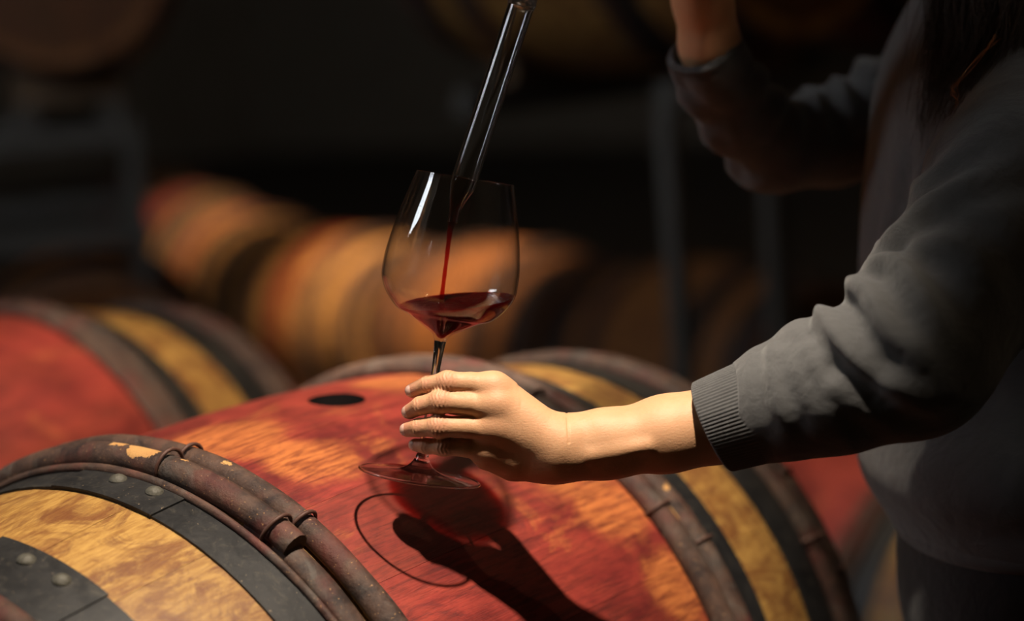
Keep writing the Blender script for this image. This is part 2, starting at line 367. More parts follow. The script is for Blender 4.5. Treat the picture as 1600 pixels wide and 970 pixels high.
for a, b in ((WY0 + .05, wm - .015), (wm + .015, WY1 - .05)):
    v, f = box(X0 - .09, X0 - .08, a, b, WZ0 + .05, WZ1 - .05); link('pane', mesh('pane', v, f, smooth=False), win, M_pane)
v, f = box(X0 - .11, X0 - .05, wm - .015, wm + .015, WZ0 + .05, WZ1 - .05); link('mullion', mesh('mullion', v, f, smooth=False), win, M_frame)

# unseen bulbs added as soft fill to lift the hall's blacks
M_cap = simple('bulb_cap', (0.03, 0.03, 0.03), 0.5)
k = NT('fill_bulb_glow'); e = k.node('ShaderNodeEmission'); e.inputs[0].default_value = (1.0, 0.72, 0.42, 1); e.inputs[1].default_value = 220.0; k.l.new(e.outputs[0], k.out.inputs['Surface']); M_bulb = k.m
for (bx, by, bz), lb in (((1.2, -2.2, 4.3), 'unseen warm fill bulb added behind the person'), ((0.2, 4.2, 4.6), 'unseen warm fill bulb added over the left aisle'), ((6.5, 2.0, 4.6), 'unseen warm fill bulb added over the far aisle')):
    t = empty('fill_bulb', (bx, by, bz), lb, 'light bulb', 'added fill bulbs')
    link('bulb', mesh('bulb', *revolve([(0, -0.09), (0.03, -0.08), (0.045, -0.045), (0.04, -0.01), (0.02, 0.03), (0.016, 0.05), (0, 0.05)], 24)), t, M_bulb)
    link('socket', mesh('socket', *revolve([(0.0, 0.045), (0.02, 0.045), (0.02, 0.11), (0.0, 0.115)], 16), sharp=40), t, M_cap)
    link('cord', mesh('cord', *sweep([(0, 0, 0.11), (0, 0, HT - bz)], 0.004, 6)), t, M_cap)
# ceiling lamps for the spots; those at left, back and right are added
M_lamp = simple('lamp_black', (0.02, 0.02, 0.02), 0.45)
lamp_labels = ['black spotlight hanging over the wine glass', 'unseen black spotlight added over the left red barrel', 'unseen black spotlight added behind the front barrel', 'unseen black spotlight added over the low right barrel', 'black spotlight hanging over the far barrel row', 'black spotlight hanging at the far end of the barrel row']
for (loc, aim, r), lb in zip(LAMPS, lamp_labels):
    t = empty('ceiling_spotlight', loc, lb, 'spotlight', 'ceiling spotlights')
    d = (Vector(aim) - Vector(loc)).normalized(); rot = (-d).to_track_quat('Z', 'Y')
    v, f = revolve([(r + .012, -0.02), (r + .016, 0.04), (r + .012, 0.14), (r*0.6, 0.19), (0.0, 0.19)], 24)
    v2, f2 = revolve([(r + .012, -0.02), (r + .006, -0.02), (r + .006, 0.10), (0, 0.10)], 24)
    o = link('lamp_shade', mesh('lamp_shade', *join([(v, f), (v2, f2)]), sharp=40), t, M_lamp); o.rotation_mode = 'QUATERNION'; o.rotation_quaternion = rot
    top = -d*0.17; link('lamp_rod', mesh('lamp_rod', *sweep([tuple(top), (top.x, top.y, HT - loc[2])], 0.009, 8)), t, M_lamp)

# ================================================================== BARRELS
L2 = 0.4557; KP = (0.35 - 0.29)/0.475**2; S1, S2, S3, S4, S5 = 0.1677, 0.2162, 0.2602, 0.3486, 0.4517
def prof(s): return 0.35 - KP*s*s
NST = 24; HALF = math.pi/NST
def stave_geo(ns=18, na=4, gap=0.00015):
    V, Fs = [], []
    ss = np.linspace(-L2, L2, ns + 1); aa = np.linspace(-1, 1, na + 1)
    rows = []
    for s in ss:
        R = prof(s); row = []
        ha = HALF - gap/R
        for a in aa:
            drop = 0.00035 if abs(a) > 0.99 else 0.0
            row.append((s, -math.sin(a*ha)*(R - drop), math.cos(a*ha)*(R - drop)))
        for a in (1, -1):
            row.append((s, -math.sin(a*ha)*(R - 0.027), math.cos(a*ha)*(R - 0.027)))
        rows.append(row)
    m = na + 3
    for r in rows: V += r
    for i in range(ns):
        for j in range(m):
            l = (j + 1) % m; Fs.append((i*m + j, (i+1)*m + j, (i+1)*m + l, i*m + l))
    Fs.append(tuple(range(m))); Fs.append(tuple(ns*m + j for j in range(m))[::-1])
    return V, Fs
STAVE = mesh('stave', *stave_geo(), sharp=35); STAVE_LO = mesh('stave_far', *stave_geo(8, 2), sharp=35)
def bung_stave():
    me = mesh('stave_bung', *stave_geo(60, 10)); me.materials.append(M_redA); o = bpy.data.objects.new('tmp', me); COL.objects.link(o)
    bm = bmesh.new(); bmesh.ops.create_cone(bm, cap_ends=True, segments=48, radius1=0.023, radius2=0.0275, depth=0.12, matrix=Matrix.Translation((0.027, 0.0, 0.34)))
    c = bpy.data.meshes.new('c'); bm.to_mesh(c); bm.free(); c.materials.append(M_bung); co = bpy.data.objects.new('tmpc', c); COL.objects.link(co)
    md = o.modifiers.new('b', 'BOOLEAN'); md.object = co; md.operation = 'DIFFERENCE'; md.solver = 'EXACT'
    ev = o.evaluated_get(bpy.context.evaluated_depsgraph_get()); r = bpy.data.meshes.new_from_object(ev); r.name = 'stave_bung'
    if len(r.materials) < 2: r.materials.append(M_bung)
    for pl in r.polygons:
        c_ = pl.center; pl.material_index = 1 if (math.hypot(c_.x - 0.027, c_.y) < 0.0290 and abs(pl.normal.z) < 0.7) else 0
    bpy.data.objects.remove(o); bpy.data.objects.remove(co)
    r.polygons.foreach_set('use_smooth', [True]*len(r.polygons)); r.set_sharp_from_angle(angle=math.radians(35)); return r
def ring_band(s0, s1, off, th, a0=0, a1=360, n=96, sm=3):
    """steel band between axial positions s0<s1 lying on the staves"""
    V, Fs = [], []; full = abs(a1 - a0) >= 360; N = n if full else max(6, int(n*abs(a1 - a0)/360)) + 1
    sec = [(s, prof(s) + off + th) for s in np.linspace(s0, s1, sm)] + [(s1, prof(s1) + off), (s0, prof(s0) + off)]
    m = len(sec)
    for i in range(N):
        an = math.radians(a0 + (a1 - a0)*i/(N if full else N - 1))
        V += [(s, -math.sin(an)*r, math.cos(an)*r) for s, r in sec]
    for i in range(N if full else N - 1):
        j = (i + 1) % N
        for q in range(m): l = (q + 1) % m; Fs.append((i*m + q, i*m + l, j*m + l, j*m + q))
    if not full: Fs.append(tuple(range(m))[::-1]); Fs.append(tuple((N-1)*m + q for q in range(m)))
    return V, Fs
def rod_hoop(s0, hw, ht, off=0.0, a0=0, a1=360, n=120, seed=0, rough=0.0012, rise=None):
    """split-wood hoop: half-round rod bent round the barrel"""
    r = np.random.default_rng(seed); ph = r.uniform(0, 6.28, 8); V, Fs = [], []
    full = abs(a1 - a0) >= 360; N = n if full else max(8, int(n*abs(a1-a0)/360)) + 1; m = 12
    for i in range(N):
        f = i/(N if full else N - 1); an = math.radians(a0 + (a1 - a0)*f)
        wob = sum(math.sin(an*kk + ph[kk % 8])/(kk**0.5) for kk in (3, 5, 8, 13, 21, 34))*rough*0.5
        ds = math.sin(an*2 + ph[1])*0.0012 + math.sin(an*7 + ph[2])*0.0006
        ex = rise(f) if rise else 0
        for q in range(m):
            b = 2*math.pi*q/m; cs, sn = math.cos(b), math.sin(b)
            h = (max(sn, -0.25))*(ht + wob); s = s0 + ds + cs*(hw + wob*0.7)
            rr = prof(s0) + off + ex + ht*0.28 + h
            V.append((s, -math.sin(an)*rr, math.cos(an)*rr))
    for i in range(N if full else N - 1):
        j = (i + 1) % N
        for q in range(m): l = (q + 1) % m; Fs.append((i*m + q, j*m + q, j*m + l, i*m + l))
    if not full: Fs.append(tuple(range(m))); Fs.append(tuple((N-1)*m + q for q in range(m))[::-1])
    return V, Fs
def binding_geo(s0, hw, ht, off, an):
    """wire tie round a wooden hoop"""
    pts = []
    a = math.radians(an); R = prof(s0) + off
    for q in range(20):
        b = 2*math.pi*q/20; s = s0 + math.cos(b)*(hw + 0.0016); rr = R + ht*0.28 + max(math.sin(b), -0.26)*(ht + 0.0018)
        aa = a + 0.004*math.sin(b)
        pts.append((s, -math.sin(aa)*rr, math.cos(aa)*rr))
    return sweep(pts, 0.0017, 6, closed=True)
def rivet_geo(s, an, off, r=0.0075):
    v, f = revolve([(r, 0.0), (r*0.92, 0.0016), (r*0.6, 0.0036), (r*0.25, 0.0046), (0, 0.0048)], 14)
    a = math.radians(an); n = Vector((0, -math.sin(a), math.cos(a))); R = prof(s) + off
    rot = n.to_track_quat('Z', 'Y').to_matrix()
    return [tuple(rot@Vector(p) + n*R + Vector((s, 0, 0))) for p in v], f
def head_boards(far):
    """7 boards closing one barrel end, at x = +L2 - 0.03"""
    out = []; x1 = L2 - 0.032; x0 = x1 - 0.02; R = prof(x1) - 0.018; n = 7; wd = 2*R/n
    for i in range(n):
        y0, y1 = -R + i*wd + 0.0004, -R + (i+1)*wd - 0.0004; pts = []
        for y in np.linspace(y0, y1, 5): pts.append((y, math.sqrt(max(R*R - y*y, 1e-6))))
        for y in np.linspace(y1, y0, 5): pts.append((y, -math.sqrt(max(R*R - y*y, 1e-6))))
        m = len(pts); V = [(x0, y, z) for y, z in pts] + [(x1, y, z) for y, z in pts]
        Fs = [tuple(range(m)), tuple(range(m, 2*m))[::-1]] + [(q, m + q, m + (q+1) % m, (q+1) % m) for q in range(m)]
        out.append(mesh('head_board', V, Fs, smooth=False))
    return out
HEADS = head_boards(False)

BL = lambda s, deg, off=0.0: (s, -math.sin(math.radians(deg))*(prof(s) + off), AX + math.cos(math.radians(deg))*(prof(s) + off))
M_redA = wood_mat('stave_wine_stained', S1 + 0.01, blobs=[(BL(-0.115, 5), 0.06), (BL(-0.10, 18), 0.045), (BL(0.13, 44), 0.05), (BL(0.10, 35), 0.05), (BL(0.145, 60), 0.045), (BL(0.12, 2), 0.05)])
M_red = wood_mat('stave_wine_stained_plain', S1 + 0.01)
M_oak = wood_mat('stave_natural_oak', None)
M_oak_dark = wood_mat('stave_aged_oak', None, oak=((0.20, 0.075, 0.022), (0.34, 0.15, 0.05)))
M_orange = wood_mat('stave_orange_oak', None, oak=((0.20, 0.070, 0.020), (0.36, 0.145, 0.042)))
M_half = wood_mat('stave_centre_lightly_stained', 0.06, oak=((0.42, 0.19, 0.05), (0.66, 0.36, 0.11)))
M_rod = hoop_wood_mat('split_chestnut_hoop')
M_rodA = hoop_wood_mat('split_chestnut_hoop_peeling', peel=[(BL(-0.206, 5.5, .026), 0.021), (BL(-0.206, 1.0, .026), 0.014), (BL(-0.206, 12.8, .026), 0.0085), (BL(-0.180, 16.0, .022), 0.0085), (BL(0.19, 50, .02), 0.011), (BL(0.2, 46, .02), 0.008)])
M_steel = steel_mat()
M_rivet = simple('rivet_metal', (0.065, 0.060, 0.046), 0.6, 0.2, var=0.5, scale=300, bump=0.4, bscale=400)
M_wire = simple('rusty_wire', (0.075, 0.032, 0.022), 0.6, 0.2, var=0.4, scale=200)
M_head = wood_mat('head_oak', None, oak=((0.060, 0.024, 0.009), (0.115, 0.048, 0.018)))
M_cut = simple('cut_wood_end', (0.10, 0.06, 0.03), 0.85, var=0.7, scale=500, bump=0.8, bscale=500)

ROD_W, ROD_H = 0.0125, 0.0125
def generic_hoops():
    d = {}
    for sg in (-1, 1):
        d[('rod', sg)] = [mesh('wooden_hoop', *rod_hoop(sg*s, ROD_W, ROD_H, seed=int(s*1000) + sg), sharp=60) for s in (0.180, 0.206)] + \
                         [mesh('wooden_hoop', *rod_hoop(sg*s, ROD_W, ROD_H, seed=int(s*1000) + sg), sharp=60) for s in (0.4165, 0.4405)]
        d[('steel', sg)] = [mesh('steel_hoop', *ring_band(min(sg*a, sg*b), max(sg*a, sg*b), 0.0002, 0.002), sharp=30) for a, b in ((0.2195, S3), (S4, 0.4035))]
    return d
GEN = generic_hoops()
def barrel(name, loc, rot, label, group, wood, oakhoop=True, main=False, far=False, bung=None):
    t = empty('wine_barrel', loc, label, 'barrel', group); t.rotation_euler = rot
    st = STAVE_LO if far else STAVE
    rz = math.radians(4.5) if main else random.uniform(0, 0.2)
    for i in range(NST):
        src = BUNG if (main and i == 0) else st
        key_ = (src.name, wood.name)
        me = MESHC.get(key_)
        if me is None:
            me = src if src is BUNG else src.copy()
            if src is not BUNG: me.materials.clear(); me.materials.append(wood)
            MESHC[key_] = me
        o = link('stave', me, t); o.rotation_euler = (rz + i*2*HALF, 0, 0)
    for sg in (1, -1):
        for hb in HEADS:
            o = link('head_board', hb, t, M_head); o.rotation_euler = (0.6, 0, 0 if sg > 0 else math.pi)
    for sg in (-1, 1):
        for i, me in enumerate(GEN[('steel', sg)]):
            o = link('steel_hoop', me, t, M_steel)
            if main:
                s = sg*((0.2195 + S3)/2 if i == 0 else (S4 + 0.4035)/2)
                s = -0.2345 if (sg < 0 and i == 0) else (-0.362 if sg < 0 else s)
                angs = (5.4, 12.4) if (sg < 0 and i == 0) else (13.0, 20.0) if sg < 0 else (170, 177)
                for an in angs: link('rivet', mesh('rivet', *rivet_geo(s, an, 0.0035)), o, M_rivet)
                if sg < 0:
                    a0, a1 = (-3.0, 16.6) if i == 0 else (5, 26)
                    sa, sb = (-S3 - 0.0012, -0.2200) if i == 0 else (-0.4035, -S4 + 0.0012)
                    link('hoop_overlap', mesh('hoop_overlap', *ring_band(sa, sb, 0.0022, 0.0016, a0, a1, 360), sharp=30), o, M_steel)
        for i, me in enumerate(GEN[('rod', sg)]):
            if main and sg < 0 and i < 2: continue
            o = link('wooden_hoop', me, t, M_rodA if main else M_rod)
            if main:
                s0 = sg*(0.180, 0.206, 0.4165, 0.4405)[i]
                for an in ((22 + 9*i, 48 + 7*i) if sg > 0 else (30, 60)):
                    link('wire_tie', mesh('wire_tie', *binding_geo(s0, ROD_W, ROD_H, 0.0, an)), o, M_wire)
    if main:
        # near inner pair: one whole hoop, one whose overlapping end is sawn off, and a thin withy beside them
        h1 = link('wooden_hoop', mesh('wooden_hoop', *rod_hoop(-0.180, 0.0125, 0.0135, n=220, seed=3, rough=0.0018), sharp=60), t, M_rodA)
        for an in (9.4, 30.1): link('wire_tie', mesh('wire_tie', *binding_geo(-0.180, 0.0128, 0.0140, 0.0, an)), h1, M_wire)
        h2 = link('wooden_hoop', mesh('wooden_hoop', *rod_hoop(-0.2065, 0.0125, 0.0135, off=0.0012, a0=-300, a1=33.2, n=260, seed=5, rough=0.0022, rise=lambda f: 0.004*max(0, (f - 0.85)/0.15)), sharp=60), t, M_rodA)
        for an in (10.1, 29.7): link('wire_tie', mesh('wire_tie', *binding_geo(-0.2065, 0.0130, 0.0145, 0.0050, an)), h2, M_wire)
        h3 = link('wooden_hoop', mesh('wooden_hoop', *rod_hoop(-0.2075, 0.0118, 0.0090, off=-0.001, a0=26, a1=72, n=260, seed=9, rough=0.0016), sharp=60), t, M_rodA)
        # sawn face
        a = math.radians(33.25); R = prof(0.2065) + 0.0052 + 0.0135*0.28
        pts = []
        for q in range(12):
            b = 2*math.pi*q/12; rr = R + max(math.sin(b), -.25)*0.0130; pts.append((-0.2065 + 0.0012*0 + math.cos(b)*0.0121, -math.sin(a)*rr, math.cos(a)*rr))
        link('sawn_end', mesh('sawn_end', pts + [tuple(np.mean(pts, 0))], [(q, (q+1) % 12, 12) for q in range(12)], smooth=False), h2, M_cut)
        link('withy', mesh('withy', *rod_hoop(-0.2232, 0.0035, 0.0045, off=0.002, n=220, seed=12, rough=0.0009), sharp=60), t, M_rod)
    return t
MESHC = {}
M_bung = simple('charred_bung_wood', (0.006, 0.004, 0.004), 0.8, var=0.5, scale=80, spec=0.2)
BUNG = bung_stave()
A = barrel('wine_barrel', (0, 0, AX), (0, 0, 0), 'wine-stained oak barrel in front with open bung hole beneath the wine glass', 'wine barrels', M_redA, main=True)
B = barrel('wine_barrel', (0.181, 0.849, AX), (0.3, 0, 0), 'red-stained barrel at left, directly behind the front barrel', 'wine barrels', M_red)
# red barrel low on the right, half hidden behind the person
pD = P(1345, 800, 3.5); pD[2] = 0.42
D = barrel('wine_barrel', pD, (0.1, 0, math.radians(78)), 'red barrel low at right between the front barrel and the dark sweatshirt', 'wine barrels', M_red)
# far row end to end
rdir = np.array([0.266, 0.962, 0]); e1 = P(800, 470, 7.0); e1[2] = 0.37
rang = math.atan2(rdir[1], rdir[0])
FARL = {0: ('blurred orange-brown barrel behind and right of the glass in the far row', M_orange), 1: ('blurred yellow oak barrel just left of the glass in the far row', M_half),  -1: ('unlit barrel behind the steel posts in the far row', M_oak_dark)}
for i, (lb, m) in FARL.items():
    q = e1 + rdir*(i*1.02); barrel('wine_barrel', q, (0.2*i, 0, rang), lb, 'far row of barrels', m, far=True)
for u, v, t, lb, m in ((395, 420, 9.0, 'small blurred pale brown barrel left of the yellow oak barrel', M_half), (318, 400, 10.3, 'small blurred red and yellow barrel in the middle of the far left line', M_red), (250, 360, 12.3, 'tiny blurred reddish barrel farthest away at left', M_red)):
    q = P(u, v, t); q[2] = 0.37; barrel('wine_barrel', q, (0.3, 0, math.radians(62)), lb, 'far row of barrels', m, far=True)
# upper tier right, seen from below
for u, v, t, lb, m in ((985, -150, 4.3, 'shadowed barrel on the upper rack right of the glass tube', M_oak), (1420, -130, 4.0, 'shadowed reddish barrel on the upper rack behind the raised arm', M_red)):
    q = P(985, -150, 4.3) + (np.array([math.cos(math.radians(-10)), math.sin(math.radians(-10)), 0])*0.80 if u > 1200 else 0); barrel('wine_barrel', q, (0.4, 0, math.radians(80)), lb, 'barrels on the upper racks', m, far=True)
# left rack barrels
_q = P(110, 250, 6.0) - CAM; LANG = math.atan2(_q[1], _q[0])
for u, v, t, lb, m in ((150, 570, 6.0, 'dark brown barrel end low at far left behind the red barrel', M_oak_dark), (85, -60, 6.0, 'dark barrel in the upper left corner on the rack', M_oak_dark)):
    q = P(u, v, t); barrel('wine_barrel', q, (0.4, 0, LANG), lb, 'barrels on the left rack', m, far=True)

# ================================================================== STANDS AND RACKS
M_iron = simple('rack_steel', (0.085, 0.08, 0.074), 0.5, 0.3, var=0.3, scale=12)
M_sadl = simple('saddle_timber', (0.12, 0.07, 0.035), 0.75, var=0.4, scale=20, bump=0.4)
def saddle_mesh(s, h, half=0.21, th=0.06):
    """block with a hollow that fits the barrel at axial position s; z=0 is the barrel axis, bottom at -h"""
    R = prof(s) + 0.002; pts = [(-half, -h), (half, -h)]
    amax = math.asin(half/R)
    for a in np.linspace(amax, -amax, 13): pts.append((math.sin(a)*R, -math.cos(a)*R))
    m = len(pts); V = [(s - th/2, y, z) for y, z in pts] + [(s + th/2, y, z) for y, z in pts]
    return mesh('saddle', V, [tuple(range(m))[::-1], tuple(range(m, 2*m))] + [(q, (q+1) % m, m + (q+1) % m, m + q) for q in range(m)], smooth=False)
def stand(b, label, sit=0.40, legs=True):
    """two timber saddles under a barrel, on four legs when it stands high"""
    x, y, z = b.location; rz = b.rotation_euler[2]
    t = empty('barrel_stand', (x, y, 0), label, 'barrel stand', 'barrel stands'); t.rotation_euler = (0, 0, rz)
    for s in (-0.30, 0.30):
        o = link('saddle', saddle_mesh(s, sit if legs else z), t, M_sadl); o.location = (0, 0, z)
    if legs:
        zz = z - sit
        for yy in (-0.18, 0.18): link('rail', bevel_box('rail', -0.40, 0.40, yy - .025, yy + .025, zz - .06, zz), t, M_iron)
        for xx in (-0.36, 0.36):
            for yy in (-0.18, 0.18): link('leg', bevel_box('leg', xx - .025, xx + .025, yy - .025, yy + .025, 0, zz - .06), t, M_iron)
barrels = [o for o in COL.objects if o.name.startswith('wine_barrel')]
stand(barrels[0], 'timber saddles on a steel stand under the front barrel')
stand(barrels[1], 'timber saddles on a steel stand under the left red barrel')
stand(barrels[2], 'low timber saddles under the right red barrel', legs=False)
for b, w_ in zip(barrels[3:9], ('orange-brown', 'yellow oak', 'unlit', 'pale brown', 'red and yellow', 'farthest reddish')):
    stand(b, f'low timber saddles under the {w_} barrel of the far row', legs=False)
def bar(name, a, b, w, parent, mat=M_iron):
    a, b = Vector(a), Vector(b); d = b - a; L = d.length; me = bevel_box(name, 0, L, -w/2, w/2, -w/2, w/2, 0.003)
    o = link(name, me, parent, mat); o.rotation_mode = 'QUATERNION'; o.rotation_quaternion = d.to_track_quat('X', 'Z'); o.location = a; return o
# right upper rack: two rails under both barrels, posts to the floor
b1, b2 = barrels[9], barrels[10]; c1, c2 = np.array(b1.location), np.array(b2.location)
zr = min(c1[2], c2[2]) - 0.36
rk = empty('barrel_rack', (c1[0], c1[1], 0), 'steel rack with thin grey posts carrying the upper right barrels', 'rack', 'barrel racks')
axd = np.array([math.cos(math.radians(80)), math.sin(math.radians(80)), 0])
def px_u(p):
    d = np.array(p) - CAM; return IW/2 + F_PX*(d@RIGHT)/(d@FWD)
pdir = (c2 - c1); pdir[2] = 0; pdir /= np.linalg.norm(pdir)
for s in (-0.30, 0.30):
    p, q = axd*s - pdir*0.25, axd*s + pdir*1.4
    p[2] = q[2] = zr - 0.03; bar('rail', p, q, 0.06, rk)
    fr = (0.02, 0.98)
    if s < 0:                                  # the two posts the photograph shows
        fs = np.linspace(0, 1, 400); us = [px_u(np.array([*(c1 + p + (q - p)*f)[:2], 0.9])) for f in fs]
        fr = (float(fs[np.argmin(np.abs(np.array(us) - 1022))]), float(fs[np.argmin(np.abs(np.array(us) - 1213))]), 0.98)
    else:
        fs = np.linspace(0, 1, 400); us = [px_u(np.array([*(c1 + p + (q - p)*f)[:2], 0.9])) for f in fs]; fr = (float(fs[np.argmin(np.abs(np.array(us) - 1222))]), 0.98)
    for f in fr:
        r_ = p + (q - p)*f; bar('post', (r_[0], r_[1], 0), (r_[0], r_[1], zr - 0.06), 0.036, rk)
for b in (b1, b2):
    for s in (-0.30, 0.30):
        zc = b.location[2]
        o = link('saddle', saddle_mesh(s, zc - zr, 0.12), rk, M_sadl); o.location = (b.location[0] - c1[0], b.location[1] - c1[1], zc); o.rotation_euler = (0, 0, math.radians(80))
# left rack: lower barrel on the floor frame, upper one on a double rail
b3, b4 = barrels[11], barrels[12]; c3, c4 = np.array(b3.location), np.array(b4.location)
rk = empty('barrel_rack', (c4[0], c4[1], 0), 'dark steel rack with a double rail at far left', 'rack', 'barrel racks')
zl = c4[2] - 0.40; rk.rotation_euler = (0, 0, LANG)
for s in (-0.53, 0.53):
    for zz in (zl - 0.09, zl - 0.36): bar('rail', (s, -0.18, zz), (s, 1.6, zz), 0.06, rk)
    for yy in (-0.15, 1.5): bar('post', (s, yy, 0), (s, yy, zl - 0.12), 0.05, rk)
for yy in (-0.11, 0.12): bar('cross_beam', (-0.53, yy, zl - 0.03), (0.53, yy, zl - 0.03), 0.06, rk)
for s in (-0.30, 0.30):
    o = link('saddle', saddle_mesh(s, 0.40, 0.15), rk, M_sadl); o.location = (0, 0, c4[2])
M_head_red = wood_mat('head_red_oak', None, oak=((0.13, 0.045, 0.018), (0.24, 0.085, 0.032)))
for o in b3.children:
    if o.name.startswith('head_board'): o.material_slots[0].link = 'OBJECT'; o.material_slots[0].material = M_head_red
b3s = empty('barrel_stand', (c3[0], c3[1], 0), 'timber saddles on the floor under the dark barrel at far left', 'barrel stand', 'barrel stands'); b3s.rotation_euler = (0, 0, LANG)
for s in (-0.30, 0.30):
    o = link('saddle', saddle_mesh(s, c3[2], 0.2), b3s, M_sadl); o.location = (0, 0, c3[2])

# ================================================================== GLASS, WINE, THIEF
M_glass = glass_mat('clear_glass'); M_thin = thin_glass_mat('thin_bowl_glass'); M_frost = NT('frosted_glass'); M_frost.p(Base_Color=(0.9, 0.9, 0.9), Roughness=0.25, IOR=1.45, Transmission_Weight=1.0); M_frost = M_frost.m; M_wine = wine_mat(); M_stream = wine_mat('pouring_wine', False)
RIMC = P(727, 279, 1.589); AXG = Vector(RIMC - BASE).normalized(); GS = (RIMC - BASE); GS = float(np.linalg.norm(GS))/0.2355
gq = AXG.to_track_quat('Z', 'Y')
glass = empty('wine_glass', BASE, 'large clear stemmed wine glass held tilted above the front barrel', 'wine glass'); glass.rotation_mode = 'QUATERNION'; glass.rotation_quaternion = gq; glass.scale = (GS,)*3
foot_o = spline([(0.0, 0.0040), (0.006, 0.0038), (0.014, 0.0027), (0.026, 0.0013), (0.038, 0.0004), (0.0470, 0.0002)], 4) + spline([(0.0470, 0.0014), (0.038, 0.0020), (0.026, 0.0032), (0.019, 0.0044)], 5)
stem_o = spline([(0.019, 0.0044), (0.015, 0.0056), (0.0092, 0.0092), (0.0050, 0.0170), (0.0036, 0.028), (0.0032, 0.045), (0.0031, 0.065), (0.0033, 0.085), (0.0040, 0.1), (0.0047, 0.1075)], 5)
bowl_o = spline([(0.0047, 0.1075), (0.0068, 0.1122), (0.0128, 0.1165), (0.0275, 0.1249), (0.0377, 0.1293), (0.0474, 0.1395), (0.0524, 0.150), (0.0533, 0.1585), (0.0524, 0.1747), (0.0472, 0.2023), (0.0384, 0.2358)], 7)
inner = spline([(0.0377, 0.2358), (0.0463, 0.2023), (0.0514, 0.1747), (0.0522, 0.1585), (0.0513, 0.1505), (0.0463, 0.1404), (0.0366, 0.1303), (0.0262, 0.1254), (0.0120, 0.1180), (0.0056, 0.1138), (0.0026, 0.1108), (0.0, 0.1098)], 7)
rim = [(0.0383, 0.2362), (0.0380, 0.23625)]
NB = 128
def gpart(name, pr):
    v, f = revolve([(max(p[0], 0) if p[0] > 1e-6 else 0.0, p[1]) for p in pr], NB); me = mesh(name, v, f)
    bm = bmesh.new(); bm.from_mesh(me); bm.normal_update(); bm.to_mesh(me); bm.free(); return me
def caster(o):
    try: o.cycles.is_caustics_caster = True
    except Exception: pass
for nm, pr in (('foot', foot_o), ('stem', stem_o), ('bowl', bowl_o + rim + inner)):
    o = link(nm, gpart(nm, pr), glass, M_glass if nm == 'stem' else M_thin)
    if nm == 'stem': caster(o)
    if nm == 'foot':
        rb = link('foot_rim', mesh('foot_rim', *revolve([(0.0472 + 0.0013*math.cos(a_), 0.0009 + 0.0011*math.sin(a_)) for a_ in np.linspace(-math.pi, math.pi, 17)], NB)), o, M_glass); caster(rb)
# wine in the bowl: inner profile cut by the level plane
vw, fw = revolve([(0.0 if p[0] < 1e-6 else p[0] + 0.00015, p[1] - 0.00015) for p in inner[::-1]], NB)
bm = bmesh.new(); vs = [bm.verts.new(tuple(BASE + np.array(gq@Vector([c*GS for c in p])))) for p in vw]; [bm.faces.new([vs[i] for i in q]) for q in fw]
lev = P(717, 470, 1.596); cut = bmesh.ops.bisect_plane(bm, geom=bm.verts[:] + bm.edges[:] + bm.faces[:], plane_co=tuple(lev), plane_no=(0, 0, 1), clear_outer=True)
ed = [e for e in bm.edges if e.is_boundary]; bmesh.ops.holes_fill(bm, edges=ed, sides=0)
bmesh.ops.recalc_face_normals(bm, faces=bm.faces); mw = bpy.data.meshes.new('red_wine'); 
bmesh.ops.translate(bm, verts=bm.verts, vec=tuple(-lev)); bm.to_mesh(mw); bm.free()
mw.polygons.foreach_set('use_smooth', [True]*len(mw.polygons)); mw.set_sharp_from_angle(angle=math.radians(40))
wine = link('red_wine', mw, None, M_wine, 'dark red wine pooled level in the bottom of the tilted glass', 'wine'); wine.location = lev
# wine thief (glass pipette)
TZ = 1.592
def pth(pts): return [P(u, v, TZ) for u, v in pts]
thief = empty('wine_thief', P(724, 285, TZ), 'slender clear glass wine thief draining red wine into the glass', 'wine thief')
o0 = P(724, 285, TZ)
ctr = spline([(886, -210), (851, -105), (817, 0), (787, 92), (755, 190), (735, 251), (727, 277)], 4)
tip = spline([(727, 277), (722, 292), (716, 309), (711.5, 326), (708, 342), (707, 347)], 5)
def thief_tube(name, c2, ro, ri):
    pts = [Vector(p - o0) for p in pth([(p[0], p[1]) for p in c2])]
    a = sweep(pts, ro, 40, cap=False); b = sweep(pts, ri, 40, cap=False)
    V = a[0] + b[0]; n = len(a[0]); Fs = a[1] + [tuple(i + n for i in q)[::-1] for q in b[1]]; return V, Fs, n
r_t = 0.0103; w_t = 0.0019
V, Fs, n = thief_tube('tube', ctr, r_t, r_t - w_t); Fs += [(k_, n + k_, n + (k_+1) % 40, (k_+1) % 40) for k_ in range(40)]
tube = link('tube', mesh('tube', V, Fs), thief, M_glass); caster(tube)
rt = [np.interp(i, [0, 5, 10, 15, 20, 25], [r_t, 0.0099, 0.0072, 0.0046, 0.0040, 0.0040]) for i in range(len(tip))]
V, Fs, n = thief_tube('nozzle', tip, rt, [x - 0.0011 for x in rt]); m_ = n - 40; Fs += [(m_ + (k_+1) % 40, n + m_ + (k_+1) % 40, n + m_ + k_, m_ + k_) for k_ in range(40)]
noz = link('nozzle', mesh('nozzle', V, Fs), thief, M_glass); caster(noz)
cl = [Vector(p - o0) for p in pth([(819.5, -8), (816, 3), (813.5, 11)])]
link('collar', mesh('collar', *sweep(cl, [0.0108, 0.0113, 0.0108], 32)), thief, M_frost)
